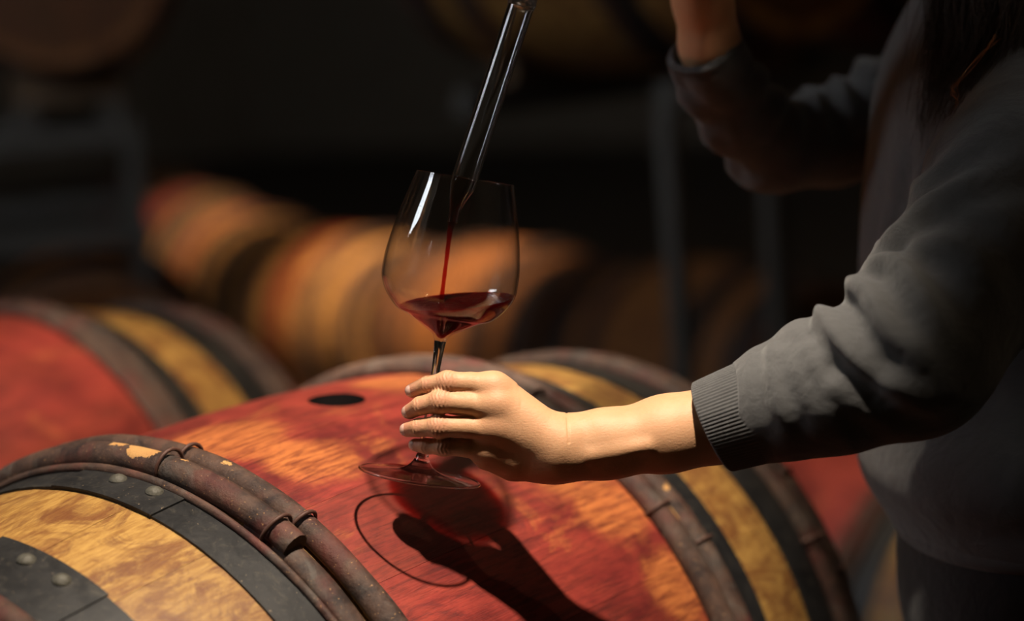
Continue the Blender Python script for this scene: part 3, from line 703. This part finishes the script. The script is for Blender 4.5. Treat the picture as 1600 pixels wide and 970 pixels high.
# wine still in the nozzle, then the falling stream
wt = spline([(726, 279), (722, 292), (716, 309), (711.5, 326), (708, 342), (706, 349), (703, 362), (699, 395), (694.5, 430), (690.5, 462), (689, 474)], 5)
rw = [np.interp(i, [0, 3, 5, 10, 15, 20, 25, 30, 35, 40, 45, 50], [0.0084, 0.0088, 0.0086, 0.0062, 0.0037, 0.0031, 0.0030, 0.0021, 0.0017, 0.0016, 0.0018, 0.0030])*(1 + 0.06*math.sin(i*1.3)*(i > 28)) for i in range(len(wt))]
ws = [P(p[0], p[1], TZ + 0.0035*max(0, (p[1] - 345)/130)) for p in wt]
stream = link('wine_stream', mesh('wine_stream', *sweep([Vector(p - ws[0]) for p in ws], rw, 20), sharp=60), None, M_stream, 'thin stream of red wine pouring from the thief tip into the glass', 'wine stream'); stream.location = ws[0]
# the receiving staves and the caustic light
try:
    key.data.cycles.is_caustics_light = True
    for o in A.children:
        if o.name.startswith('stave'): o.cycles.is_caustics_receiver = True
except Exception as ex: print('caustics', ex)

# ================================================================== PERSON
k = NT('skin'); pos = k.pos(); at_ = k.node('ShaderNodeAttribute', attribute_name='blush').outputs['Fac']
n1 = k.noise(pos, 60, 6, 0.65); n2 = k.noise(pos, 900, 3, 0.6)
c = k.mix(n1, (0.47, 0.245, 0.125), (0.60, 0.335, 0.185)); c = k.mix(k.math('MULTIPLY', at_, 0.75), c, (0.46, 0.16, 0.115))
k.p(Base_Color=c, Roughness=0.52, Specular_IOR_Level=0.32, Subsurface_Weight=0.12, Subsurface_Radius=(1.0, 0.35, 0.2), Subsurface_Scale=0.004)
k.bump(k.math('ADD', k.math('MULTIPLY', n2, 0.5), k.noise(k.mapping(pos, (1, 1, 2.2)), 330, 4, 0.6)), 0.28, 0.0010); M_skin = k.m
M_nail = simple('fingernail', (0.56, 0.34, 0.27), 0.25, var=0.08, scale=40, bump=0, spec=0.5)
def cloth_mat(name, col, bs=900):
    k = NT(name); pos = k.pos(); n = k.noise(pos, 38, 6, 0.7); f = k.noise(pos, 1400, 2, 0.6)
    k.p(Base_Color=k.mix(k.math('MULTIPLY_ADD', f, 0.5, k.math('MULTIPLY', n, 0.5)), tuple(x*0.65 for x in col), tuple(x*1.35 for x in col)), Roughness=0.9, Specular_IOR_Level=0.15, Sheen_Weight=0.25, Sheen_Roughness=0.5)
    k.bump(k.math('ADD', k.noise(pos, bs, 4, 0.7), k.math('MULTIPLY', k.noise(pos, 45, 3, 0.55, 0.4), 5.0)), 0.5, 0.0016); return k.m
M_cloth = cloth_mat('washed_black_cotton', (0.074, 0.073, 0.074)); M_denim = cloth_mat('black_trousers', (0.016, 0.016, 0.018)); M_shoe = simple('shoe_leather', (0.02, 0.018, 0.016), 0.5)

person = empty('person', tuple(P(1590, 930, 1.8)*np.array([1, 1, 0])), 'person in a dark grey sweatshirt holding the wine glass and a glass wine thief', 'person')
PO = np.array(person.location)
def pmesh(name, VQ, parent=person, mat=None, label=None):
    V, Q = VQ; me = np_mesh(name, to_world(V) - PO, Q); return link(name, me, parent, mat, label)

# ---- left hand and forearm (fine)
T0 = 1.576
def H(u, v, dz): return J(u, v, T0 - dz*0.001)       # dz: millimetres towards the camera
pxr = lambda n: px(n, T0)
S = SDF(np.minimum(H(618, 790, -62), H(1180, 560, 30)) , np.maximum(H(618, 790, -62), H(1180, 560, 30)), 0.00085)
fingers = {
 'index':  [((772, 607), 22, 2), ((735, 599), 17.5, 6), ((699, 597), 16.5, 6), ((668, 601), 13.8, 0), ((645, 610), 11.6, -9)],
 'middle': [((776, 636), 22, 6), ((732, 630), 18.0, 9), ((688, 627), 17.2, 9), ((657, 634), 14.6, 2), ((640, 643), 12.0, -8)],
 'ring':   [((776, 670), 21, 5), ((730, 667), 17.0, 8), ((685, 666), 16.4, 8), ((654, 668), 14.3, 1), ((637, 671), 12.0, -8)],
 'pinky':  [((768, 702), 19, -2), ((728, 699), 15.0, 1), ((694, 697), 13.8, 1), ((666, 697), 12.2, -4), ((649, 695), 10.2, -11)],
}
for nm, ch in fingers.items():
    pts = [H(p[0], p[1], z) for p, r, z in ch]; rs = [pxr(r) for p, r, z in ch]
    # each finger its own chain; blended softly along itself, hardly with its neighbours
    for i in range(4): S.cap(pts[i], pts[i+1], rs[i], rs[i+1], k=0.0016 if i else 0.003)
    S.ell(pts[2] + np.array([0, 0, 0.0012]), (pxr(17), rs[2]*1.03, rs[2]*1.02), k=0.004)          # middle joint
# palm: metacarpals
wr = {'index': (874, 683, 4), 'middle': (876, 694, 8), 'ring': (876, 708, 7), 'pinky': (872, 722, 0)}
for nm, ch in fingers.items():
    a = H(*ch[0][0], ch[0][2]); b = H(*wr[nm][:2], wr[nm][2]); S.cap(a, b, pxr(ch[0][1]), pxr(26), k=0.012)
for nm, (u, v, z, r) in {'index': (771, 603, 7, 15), 'middle': (775, 630, 12, 15.5), 'ring': (778, 664, 10, 14), 'pinky': (770, 700, 3, 13)}.items():
    S.ell(H(u, v, z), (pxr(r*1.25), pxr(r), pxr(r*0.85)), k=0.007)                                   # knuckles
S.cap(H(790, 625, -8), H(860, 690, -8), pxr(26), pxr(30), k=0.012)
S.cap(H(782, 665, -12), H(850, 712, -12), pxr(28), pxr(33), k=0.012)
S.cap(H(770, 705, -12), H(838, 717, -10), pxr(24), pxr(34), k=0.012)                                # heel of the hand
S.cap(H(765, 712, -6), H(800, 722, -8), pxr(19), pxr(28), k=0.010)
# thumb behind the stem
S.chain([H(850, 682, -22), H(795, 655, -44), H(742, 640, -49), H(700, 634, -44)], [pxr(27), pxr(20), pxr(16), pxr(12.5)], k=0.008)
# wrist and forearm
S.cap(H(868, 684, 0), H(930, 676, 0), pxr(30), pxr(31), k=0.010); S.cap(H(868, 716, -2), H(930, 712, -2), pxr(33), pxr(33), k=0.010)
S.chain([H(880, 700, -4), H(960, 692, -5), H(1040, 678, -6), H(1170, 655, -8)], [pxr(45), pxr(50), pxr(57), pxr(67)], k=0.012)
S.ell(H(905, 712, 12), (pxr(20), pxr(11), pxr(9)), k=0.010)                                            # ulna bump
S.cap(H(925, 711, 17), H(1010, 697, 20), pxr(6), pxr(7), k=0.008)                                      # tendon
VL, QL = S.mesh(2)
def vnormals(V, Q):
    n = np.cross(V[Q[:, 2]] - V[Q[:, 0]], V[Q[:, 3]] - V[Q[:, 1]]); N = np.zeros_like(V)
    for c_ in range(3):
        for q_ in range(4): N[:, c_] += np.bincount(Q[:, q_], n[:, c_], len(V))
    return N/np.maximum(np.linalg.norm(N, axis=1, keepdims=True), 1e-12)
NL = vnormals(VL, QL)
for nm, ch in fingers.items():                        # skin folds over the finger joints
    for ji, wid, amp in ((2, 0.0060, 0.00034), (3, 0.0034, 0.00026)):
        a, b, c_ = (H(*ch[q][0], ch[q][2]) for q in (ji - 1, ji, ji + 1)); d = (c_ - a)/np.linalg.norm(c_ - a); rel = VL - b
        s_ = rel@d; rad = np.linalg.norm(rel - s_[:, None]*d, axis=1); front = np.clip(NL[:, 2]*1.3 + NL[:, 1]*0.25, 0, 1)
        w_ = np.exp(-(s_/wid)**2)*front*(rad < pxr(ch[ji][1])*1.35)
        VL = VL + NL*(w_*amp*np.sin(2*math.pi*(s_ + 0.0006*np.sin(rel[:, 1]*900))/0.0029))[:, None].astype(np.float32)
for uc in (886.0,):
    s_ = VL[:, 0] - H(uc, 680, 0)[0] + (VL[:, 1] - H(uc, 660, 0)[1])*0.06; w_ = np.exp(-(s_/0.0007)**2)*((VL[:, 1] > H(0, 690, 0)[1]) & (VL[:, 1] < H(0, 630, 0)[1]))
    VL = VL - NL*(w_*0.0007)[:, None].astype(np.float32)
# ---- right forearm and hand holding the thief above the frame
lo = np.minimum(J(800, 140, 1.9), J(1200, -290, 1.50)); hi = np.maximum(J(800, 140, 1.9), J(1200, -290, 1.50)); lo = np.minimum(lo, J(800, 140, 1.5)); hi = np.maximum(hi, J(1200, -290, 1.9))
S = SDF(lo, hi, 0.0022)
R_ = lambda u, v, t: J(u, v, t)
S.chain([R_(1122, 125, 1.818), R_(1108, 70, 1.80), R_(1096, 0, 1.78), R_(1078, -80, 1.75)], [0.024, 0.0255, 0.0240, 0.0235], k=0.01)
S.cap(R_(1122, 0, 1.775), R_(1132, 80, 1.80), 0.010, 0.010, k=0.012)
S.chain([R_(1078, -80, 1.75), R_(1020, -150, 1.70), R_(965, -185, 1.66)], [0.026, 0.034, 0.034], k=0.015)
for i, v in enumerate((-205, -175, -145, -115)):
    tu = 817 - 0.326*v; S.chain([R_(955, v - 5, 1.635), R_(tu + 28, v, 1.565), R_(tu - 16, v + 4, 1.573), R_(tu - 28, v + 6, 1.60)], [0.0105, 0.0092, 0.0085, 0.0075], k=0.004)
S.chain([R_(985, -130, 1.68), R_(930, -120, 1.655), R_(872, -112, 1.625)], [0.016, 0.0125, 0.0095], k=0.008)
VR, QR = S.mesh(2)
# ---- torso, neck, head (coarse)
GU = G_UP/np.linalg.norm(G_UP); FR = np.array([-1.0, 0, 0.0]); FR -= GU*(FR@GU); FR /= np.linalg.norm(FR); SD = np.cross(FR, GU)
AXS = np.stack([FR, GU, SD], 1)
shL, shR = J(1630, 195, 1.67), J(1462, 145, 2.01); mid = (shL + shR)/2
headc = mid + GU*0.275 + FR*0.045
lo = np.minimum.reduce([headc - 0.2, J(1560, 1000, 1.8) - 0.2, shR - 0.15, J(1190, 260, 1.9) - 0.05, J(1400, 560, 1.5) - 0.05]); hi = np.maximum.reduce([headc + 0.22, J(1560, 1000, 1.8) + 0.2, shL + 0.15, shR + 0.1, J(1190, 260, 1.9), J(1140, 655, 1.5)])
S = SDF(lo, hi, 0.0055)
S.ell(J(1550, 300, 1.84), (0.080, 0.19, 0.15), AXS, 0.05); S.ell(J(1570, 600, 1.81), (0.085, 0.22, 0.13), AXS, 0.06); S.ell(J(1585, 900, 1.8), (0.09, 0.14, 0.145), AXS, 0.06)
S.chain([shL, J(1525, 400, 1.56), J(1425, 548, 1.525), J(1160, 655, 1.575)], [0.045, 0.036, 0.032, 0.027], k=0.01)
S.chain([shR, J(1330, 190, 1.95), J(1215, 225, 1.885), J(1120, 130, 1.82)], [0.035, 0.024, 0.022, 0.021], k=0.01)
S.cap(mid - GU*0.02 - FR*0.03, headc - GU*0.07 - FR*0.02, 0.050, 0.048, k=0.02)
hf = FR*0.93 - GU*0.36; hf /= np.linalg.norm(hf); hu = GU - hf*(GU@hf); hu /= np.linalg.norm(hu); hs = np.cross(hf, hu); HA = np.stack([hf, hu, hs], 1)
hp = lambda f_, u_, s_: headc + hf*f_ + hu*u_ + hs*s_
S.ell(hp(-0.01, 0.025, 0), (0.092, 0.098, 0.074), HA, 0.02); S.ell(hp(0.035, -0.045, 0), (0.056, 0.068, 0.055), HA, 0.03)
S.cap(hp(0.082, 0.005, 0), hp(0.100, -0.030, 0), 0.008, 0.012, k=0.012); S.ell(hp(0.080, -0.098, 0), (0.016, 0.014, 0.02), HA, 0.02)
for sg in (-1, 1):
    S.ell(hp(0.090, 0.008, 0.031*sg), (0.016, 0.012, 0.018), HA, 0.012, 'sub'); S.ell(hp(0.073, 0.004, 0.031*sg), (0.0125, 0.0125, 0.0125), HA, 0.002)
    S.ell(hp(-0.008, -0.012, 0.074*sg), (0.018, 0.030, 0.009), HA, 0.006)
S.ell(hp(0.086, -0.058, 0), (0.012, 0.005, 0.022), HA, 0.006); S.ell(hp(0.085, -0.068, 0), (0.012, 0.006, 0.019), HA, 0.006)
VT, QT = S.mesh(3)
V = np.concatenate([VL, VR, VT]); Q = np.concatenate([QL, QR + len(VL), QT + len(VL) + len(VR)])
body = pmesh('body', (V, Q), person, M_skin)
bl = np.zeros(len(V), np.float32)
for nm, ch in fingers.items():
    for (p, r, z), wgt, rad in ((ch[2], 0.9, 14), (ch[3], 0.7, 12), (ch[4], 0.9, 14), (ch[0], 0.25, 22)):
        d = np.linalg.norm(VL - H(p[0], p[1], z + 4), axis=1)/(pxr(rad)); bl[:len(VL)] = np.maximum(bl[:len(VL)], wgt*np.exp(-d**2*0.8))
at = body.data.attributes.new('blush', 'FLOAT', 'POINT'); at.data.foreach_set('value', bl)
# nails
for nm, ch in fingers.items():
    (u, v), r, z = ch[4]; (u1, v1), r1, z1 = ch[3]
    a = H(u1, v1, z1); b = H(u, v, z); d = (b - a)/np.linalg.norm(b - a)
    nrm = np.array([-0.62, 0.10, 1.0]); nrm -= d*(nrm@d); nrm /= np.linalg.norm(nrm); sd = np.cross(d, nrm)
    vs = []; R0 = pxr(r); c0 = b + d*R0*0.30
    for i in range(9):
        for j in range(7):
            s_, t_ = i/8*2 - 1, j/6*2 - 1; an = s_*0.95*math.sqrt(max(0.1, 1 - abs(t_)**3.0*0.75))
            along = t_*R0*0.66; q_ = c0 + d*along
            # sit just proud of the round fingertip
            over = max(0.0, (q_ - b)@d); rloc = math.sqrt(max(R0*R0 - over*over*0.85, (0.45*R0)**2)) if over > 0 else R0 + (r1 - r)/F_PX*T0*(-(q_ - b)@d)/np.linalg.norm(b - a)
            rr = rloc + 0.0005*(1 - 0.9*max(abs(s_), abs(t_))**4)
            vs.append(q_ + nrm*math.cos(an)*rr + sd*math.sin(an)*rr)
    fs = [(i*7 + j, i*7 + j + 1, (i+1)*7 + j + 1, (i+1)*7 + j) for i in range(8) for j in range(6)]
    vs = to_world(np.array(vs)) - PO; link('fingernail', mesh('fingernail', vs, fs), body, M_nail)

# ---- sweatshirt torso
lo = np.minimum.reduce([J(1330, 900, 1.55), J(1330, 900, 2.25), J(1440, -40, 2.2), J(1330, 0, 1.5)]); hi = np.maximum.reduce([J(1850, -40, 1.5), J(1850, -40, 2.2), shL + np.array([0.14, 0.12, 0.1])])
S = SDF(lo, hi, 0.0042)
S.ell(J(1545, 270, 1.85), (0.100, 0.20, 0.175), AXS, 0.06); S.ell(J(1575, 540, 1.82), (0.118, 0.22, 0.170), AXS, 0.08)
S.ell(J(1573, 700, 1.80), (0.128, 0.085, 0.185), AXS, 0.04); S.ell(J(1590, 790, 1.80), (0.105, 0.05, 0.17), AXS, 0.02)
S.cap(shL, shR, 0.062, 0.062, k=0.05); S.cap(mid - GU*0.01 - FR*0.03, mid + GU*0.06 - FR*0.03, 0.074, 0.066, k=0.03)
S.cap(mid + GU*0.06 - FR*0.03, mid + GU*0.2, 0.054, 0.056, k=0.008, op='sub')
# lengthwise folds on the chest and gathers over the hem
for pts, r in (([(1392, 420, 1.76), (1430, 280, 1.75), (1485, 130, 1.78)], 0.012), ([(1420, 420, 1.72), (1465, 280, 1.71), (1530, 120, 1.74)], 0.010), ([(1372, 500, 1.86), (1398, 300, 1.90), (1425, 120, 1.95)], 0.012)):
    S.chain([J(*p) for p in pts], [r]*3, k=0.02)
sweat = pmesh('sweatshirt', S.mesh(3), person, M_cloth)
hem = pmesh('hem_band', (lambda s: (s.ell(J(1590, 805, 1.80), (0.108, 0.035, 0.168), AXS, 0.01), s.mesh(2))[1])(SDF(J(1590, 805, 1.80) - 0.22, J(1590, 805, 1.80) + 0.22, 0.005)), sweat, M_cloth)

# ---- near sleeve with folds
ARM = [((1190, 640, 1.556), 0.0405), ((1235, 622, 1.548), 0.0455), ((1305, 596, 1.535), 0.0535), ((1420, 548, 1.522), 0.0650), ((1522, 415, 1.56), 0.0660), ((1580, 300, 1.61), 0.0700), ((1640, 205, 1.67), 0.0720)]
APT = [J(*p) for p, r in ARM]; ARR = [r for p, r in ARM]
def arm_d(q):
    best = 9
    for a, b, ra, rb in zip(APT[:-1], APT[1:], ARR[:-1], ARR[1:]):
        ba = b - a; t = np.clip((q - a)@ba/(ba@ba), 0, 1); best = min(best, np.linalg.norm(q - a - t*ba) - (ra + (rb - ra)*t))
    return best
def on_arm(u, v, sink=0.0):
    bt, bd = 1.5, 9
    for t in np.arange(1.40, 1.75, 0.002):
        d = arm_d(J(u, v, t))
        if d < 0: return J(u, v, t + sink)
        if d < bd: bt, bd = t, d
    return J(u, v, bt + sink)
lo = np.minimum.reduce([J(1180, 730, 1.62), J(1180, 730, 1.4)] + [p - 0.09 for p in APT[3:]]); hi = np.maximum.reduce([J(1230, 520, 1.4)] + [p + 0.10 for p in APT])
S = SDF(lo, hi, 0.0019)
S.chain(APT, ARR, k=0.012)
def fold_displace(V, Q, folds):
    """raise soft cloth folds along curves (photo pixels laid on the sleeve), with a shallow valley on either side"""
    N = vnormals(V, Q); D = np.zeros(len(V), np.float32)
    for pts, A, wd in folds:
        q = np.array([on_arm(u, v) for u, v in spline(pts, 14)]); q = np.concatenate([q[0] + np.linspace(1, 0.05, 14)[:, None]*np.array([0.012, -0.004, -0.045]), q]); n = len(q)
        ok = np.ones(len(V), bool); lo_, hi_ = q.min(0) - 4*wd, q.max(0) + 4*wd
        ii = np.where(np.all((V > lo_) & (V < hi_), axis=1))[0]
        if not len(ii): continue
        d2 = ((V[ii][:, None] - q[None])**2).sum(-1); am = d2.argmin(1); d = np.sqrt(d2[np.arange(len(ii)), am])
        f_ = am/(n - 1); win_ = np.clip(1.12 - f_**1.8, 0, 1); wv = wd*(0.75 + 0.5*f_)
        D[ii] += A*win_*(np.exp(-(d/wv)**2) - 0.50*np.exp(-((d - 1.9*wv)/wv)**2))
    E = np.concatenate([Q[:, [0, 1]], Q[:, [1, 2]], Q[:, [2, 3]], Q[:, [3, 0]]]); deg = np.bincount(E.ravel(), minlength=len(V))
    for _ in range(6): D = 0.5*D + 0.5*(np.bincount(E[:, 0], D[E[:, 1]], len(V)) + np.bincount(E[:, 1], D[E[:, 0]], len(V)))/np.maximum(deg, 1)
    return V + N*D[:, None].astype(np.float32), Q
S.cap(J(1150, 655, 1.563), J(1200, 636, 1.556), 0.036, 0.036, k=0.003, op='sub')
FOLDS = [([(1207, 548), (1213, 600), (1228, 660), (1242, 710)], .0060, .007), ([(1228, 550), (1250, 600), (1268, 660), (1275, 702)], .0030, .007), ([(1262, 545), (1285, 590), (1300, 640), (1318, 692)], .0035, .008),
    ([(1288, 494), (1318, 537), (1357, 577), (1422, 622)], .0110, .0095), ([(1335, 442), (1362, 462), (1387, 513), (1427, 557), (1501, 646)], .0115, .0100), ([(1354, 412), (1398, 410), (1428, 455), (1456, 503), (1470, 545)], .0105, .0105),
    ([(1373, 384), (1422, 345), (1466, 310), (1540, 270), (1610, 235)], .0090, .011), ([(1440, 290), (1500, 240), (1600, 180)], .0060, .013), ([(1430, 380), (1490, 385), (1540, 430), (1570, 500)], .0060, .012), ([(1310, 600), (1350, 640), (1400, 665)], .0045, .008), ([(1400, 600), (1450, 630), (1500, 600)], .005, .010)]
sl1 = pmesh('sleeve', fold_displace(*S.mesh(4), FOLDS), sweat, M_cloth)
def cuff(name, a, b, ra, rb, tilt0, tilt1, ribs, parent, lip=0.004, flat=1.0):
    """ribbed knit cuff: open tube from a (opening) to b, with its own thickness"""
    d = (b - a)/np.linalg.norm(b - a); u_ = np.array([0, 1.0, 0]); u_ -= d*(u_@d); u_ /= np.linalg.norm(u_); w_ = np.cross(d, u_)
    n = ribs*4; rows = []; fs = [0, 0.02, 0.06, 0.2, 0.4, 0.6, 0.8, 0.95, 1.0]
    V = []
    for side in (0, 1):
        for q, f in enumerate(fs if side == 0 else fs[::-1]):
            for k_ in range(n):
                an = 2*math.pi*k_/n; r = ra + (rb - ra)*f; r *= 1 + 0.015*math.sin(3*an + 2*f)
                r += (0.00055*math.sin(ribs*an)*min(1, f*12 + 0.25) if side == 0 else -lip) - (0.0016 if f in (0, 1.0) and side == 0 else 0)
                off = (tilt0*(1 - f) + tilt1*f)*math.cos(an)
                V.append(a + (b - a)*f + d*off + u_*math.cos(an)*r + w_*math.sin(an)*r*flat)
    m = len(fs)*2; Fs = []
    for i in range(m):
        j = (i + 1) % m
        for k_ in range(n): l = (k_ + 1) % n; Fs.append((i*n + k_, i*n + l, j*n + l, j*n + k_))
    me = mesh(name, to_world(np.array(V)) - PO, Fs)
    bm = bmesh.new(); bm.from_mesh(me); bmesh.ops.recalc_face_normals(bm, faces=bm.faces); bm.to_mesh(me); bm.free()
    return link(name, me, parent, M_cloth)
cuff('cuff', J(1113, 667, 1.566), J(1212, 634, 1.552), 0.0365, 0.0415, -0.0035, 0.002, 84, sl1)

# ---- far sleeve
AR2 = [((1106, 92, 1.805), 0.0335), ((1118, 118, 1.82), 0.0345), ((1152, 172, 1.85), 0.0385), ((1212, 228, 1.885), 0.0420), ((1300, 212, 1.935), 0.0470), ((1385, 176, 1.985), 0.0520), ((1462, 148, 2.01), 0.0580)]
APT = [J(*p) for p, r in AR2]; ARR = [r for p, r in AR2]
lo = np.minimum.reduce([p - 0.075 for p in APT]); hi = np.maximum.reduce([p + 0.075 for p in APT])
S = SDF(lo, hi, 0.0026); S.chain(APT, ARR, k=0.012)
def on_arm(u, v, sink=0.0):
    bt, bd = 1.8, 9
    for t in np.arange(1.70, 2.1, 0.003):
        d = arm_d(J(u, v, t))
        if d < 0: return J(u, v, t + sink)
        if d < bd: bt, bd = t, d
    return J(u, v, bt + sink)
S.cap(J(1090, 50, 1.787), J(1112, 104, 1.812), 0.0290, 0.0270, k=0.003, op='sub')
FOLDS = [([(1194, 96), (1190, 130), (1165, 165)], .006, .008), ([(1222, 122), (1222, 160), (1200, 200)], .006, .008), ([(1250, 135), (1245, 190), (1225, 250)], .006, .008), ([(1272, 136), (1280, 180), (1296, 240)], .006, .009),
    ([(1300, 122), (1325, 165), (1355, 205)], .006, .009), ([(1345, 96), (1372, 140), (1400, 185)], .006, .010), ([(1070, 150), (1100, 190), (1135, 215)], .005, .009), ([(1105, 210), (1130, 235), (1170, 245)], .005, .009), ([(1135, 262), (1170, 285), (1215, 290)], .005, .010)]
sl2 = pmesh('sleeve', fold_displace(*S.mesh(2), FOLDS), sweat, M_cloth)
cuff('cuff', J(1099, 76, 1.80), J(1120, 118, 1.821), 0.0340, 0.0362, 0.004, 0.0, 72, sl2, lip=0.003)

# ---- trousers and shoes
hipc = J(1600, 905, 1.8); zfl = float((to_world(hipc[None])[0])[2])
lo = hipc - 0.3 - GU*0.98; hi = hipc + 0.3; lo, hi = np.minimum(lo, hi), np.maximum(lo, hi)
S = SDF(lo, hi, 0.0075)
S.ell(hipc, (0.108, 0.15, 0.165), AXS, 0.05)
for sg in (-1, 1):
    h0 = hipc - GU*0.06 + SD*0.085*sg; kn = h0 - GU*(zfl*0.47) + FR*0.03 + SD*0.01*sg; an = kn - GU*(zfl*0.41 - 0.02) - FR*0.05
    S.chain([h0, kn, an], [0.086, 0.060, 0.050], k=0.03); S.chain([kn + GU*0.1 + FR*0.03, kn - GU*0.06 + FR*0.02], [0.03, 0.03], k=0.03)
tro = pmesh('trousers', S.mesh(2), person, M_denim)
for sg in (-1, 1):
    h0 = hipc - GU*0.06 + SD*0.085*sg; an = h0 - GU*(zfl*0.88 - 0.02) - FR*0.02 + SD*0.01*sg
    fz = float(to_world(an[None])[0][2]); so = an - GU*(fz - 0.035)
    s_ = SDF(so - 0.26, so + 0.26, 0.006); s_.chain([so - FR*0.05, so + FR*0.06, so + FR*0.16], [0.034, 0.036, 0.031], k=0.02); s_.cap(so + GU*0.07 - FR*0.03, so - FR*0.02, 0.045, 0.04, k=0.03)
    Vn, Qn = s_.mesh(2); Wn = to_world(Vn); Wn[:, 2] = np.maximum(Wn[:, 2], 0.001)
    link('shoe', np_mesh('shoe', Wn - PO, Qn), person, M_shoe)

# ---- hair: cap on the skull and long loose locks
k = NT('dark_brown_hair'); k.p(Base_Color=k.mix(k.noise(k.pos(), 90, 3), (0.010, 0.005, 0.003), (0.060, 0.024, 0.010)), Roughness=0.38, Specular_IOR_Level=0.5); M_hair = k.m
S = SDF(headc - 0.22, headc + 0.24, 0.005); S.ell(hp(-0.022, 0.038, 0), (0.100, 0.102, 0.085), HA, 0.02); S.ell(hp(-0.065, -0.05, 0), (0.05, 0.10, 0.078), HA, 0.03); S.ell(hp(0.085, -0.035, 0), (0.065, 0.085, 0.075), HA, 0.01, 'sub')
hair = pmesh('hair', S.mesh(2), person, M_hair)
def lock(pts, r, n): 
    geo = []; base = spline([J(*p) for p in pts], 5)
    for _ in range(n):
        a, b = rng.normal(0, r, 3), rng.normal(0, r*1.3, 3); L = len(base); cutp = int(rng.integers(int(L*0.72), L + 1))
        q = [base[i] + a*(1 - i/L) + b*(i/L) + 0.004*np.sin(i*0.5 + a*900) for i in range(cutp)]
        geo.append(sweep([tuple(x) for x in q], [0.0006*(1 - 0.75*i/len(q)) for i in range(len(q))], 3, cap=False))
    V_, F_ = join(geo); return [tuple(x) for x in (to_world(np.array([tuple(v) for v in V_])) - PO)], F_
hd = lambda f_, u_, s_: (lambda q: (q[0]/-q[2]*F_PX + IW/2, IH/2 - q[1]/-q[2]*F_PX, -q[2]))(hp(f_, u_, s_))
sgn = 1 if hp(0, 0, 0.08)[2] > hp(0, 0, -0.08)[2] else -1
tops = [hd(-0.03, 0.03, 0.085*sgn), hd(-0.02, -0.07, 0.090*sgn)]
for dst, nn, rr in (([(1478, -30, 1.71), (1462, 90, 1.705), (1441, 215, 1.71)], 150, 0.007), ([(1505, -30, 1.70), (1490, 70, 1.690), (1460, 190, 1.695)], 190, 0.009),
                    ([(1545, -30, 1.69), (1532, 70, 1.672), (1500, 150, 1.672), (1488, 185, 1.672)], 190, 0.010), ([(1590, -30, 1.68), (1585, 40, 1.66), (1560, 110, 1.655)], 200, 0.012)):
    link('hair_lock', mesh('hair_lock', *lock(tops + dst, rr, nn)), hair, M_hair)
k = NT('painted_lit_hair'); k.p(Base_Color=(0.30, 0.10, 0.025), Roughness=0.35); rng = np.random.default_rng(5)  # lit copy of the hair colour: the strand's light is painted in
link('hair_lock', mesh('hair_lock', *lock([(1560, 60, 1.655), (1528, 92, 1.652), (1500, 128, 1.650), (1489, 160, 1.650), (1488, 192, 1.652)], 0.0006, 7)), hair, k.m, 'thin stray strand coloured as if catching light')
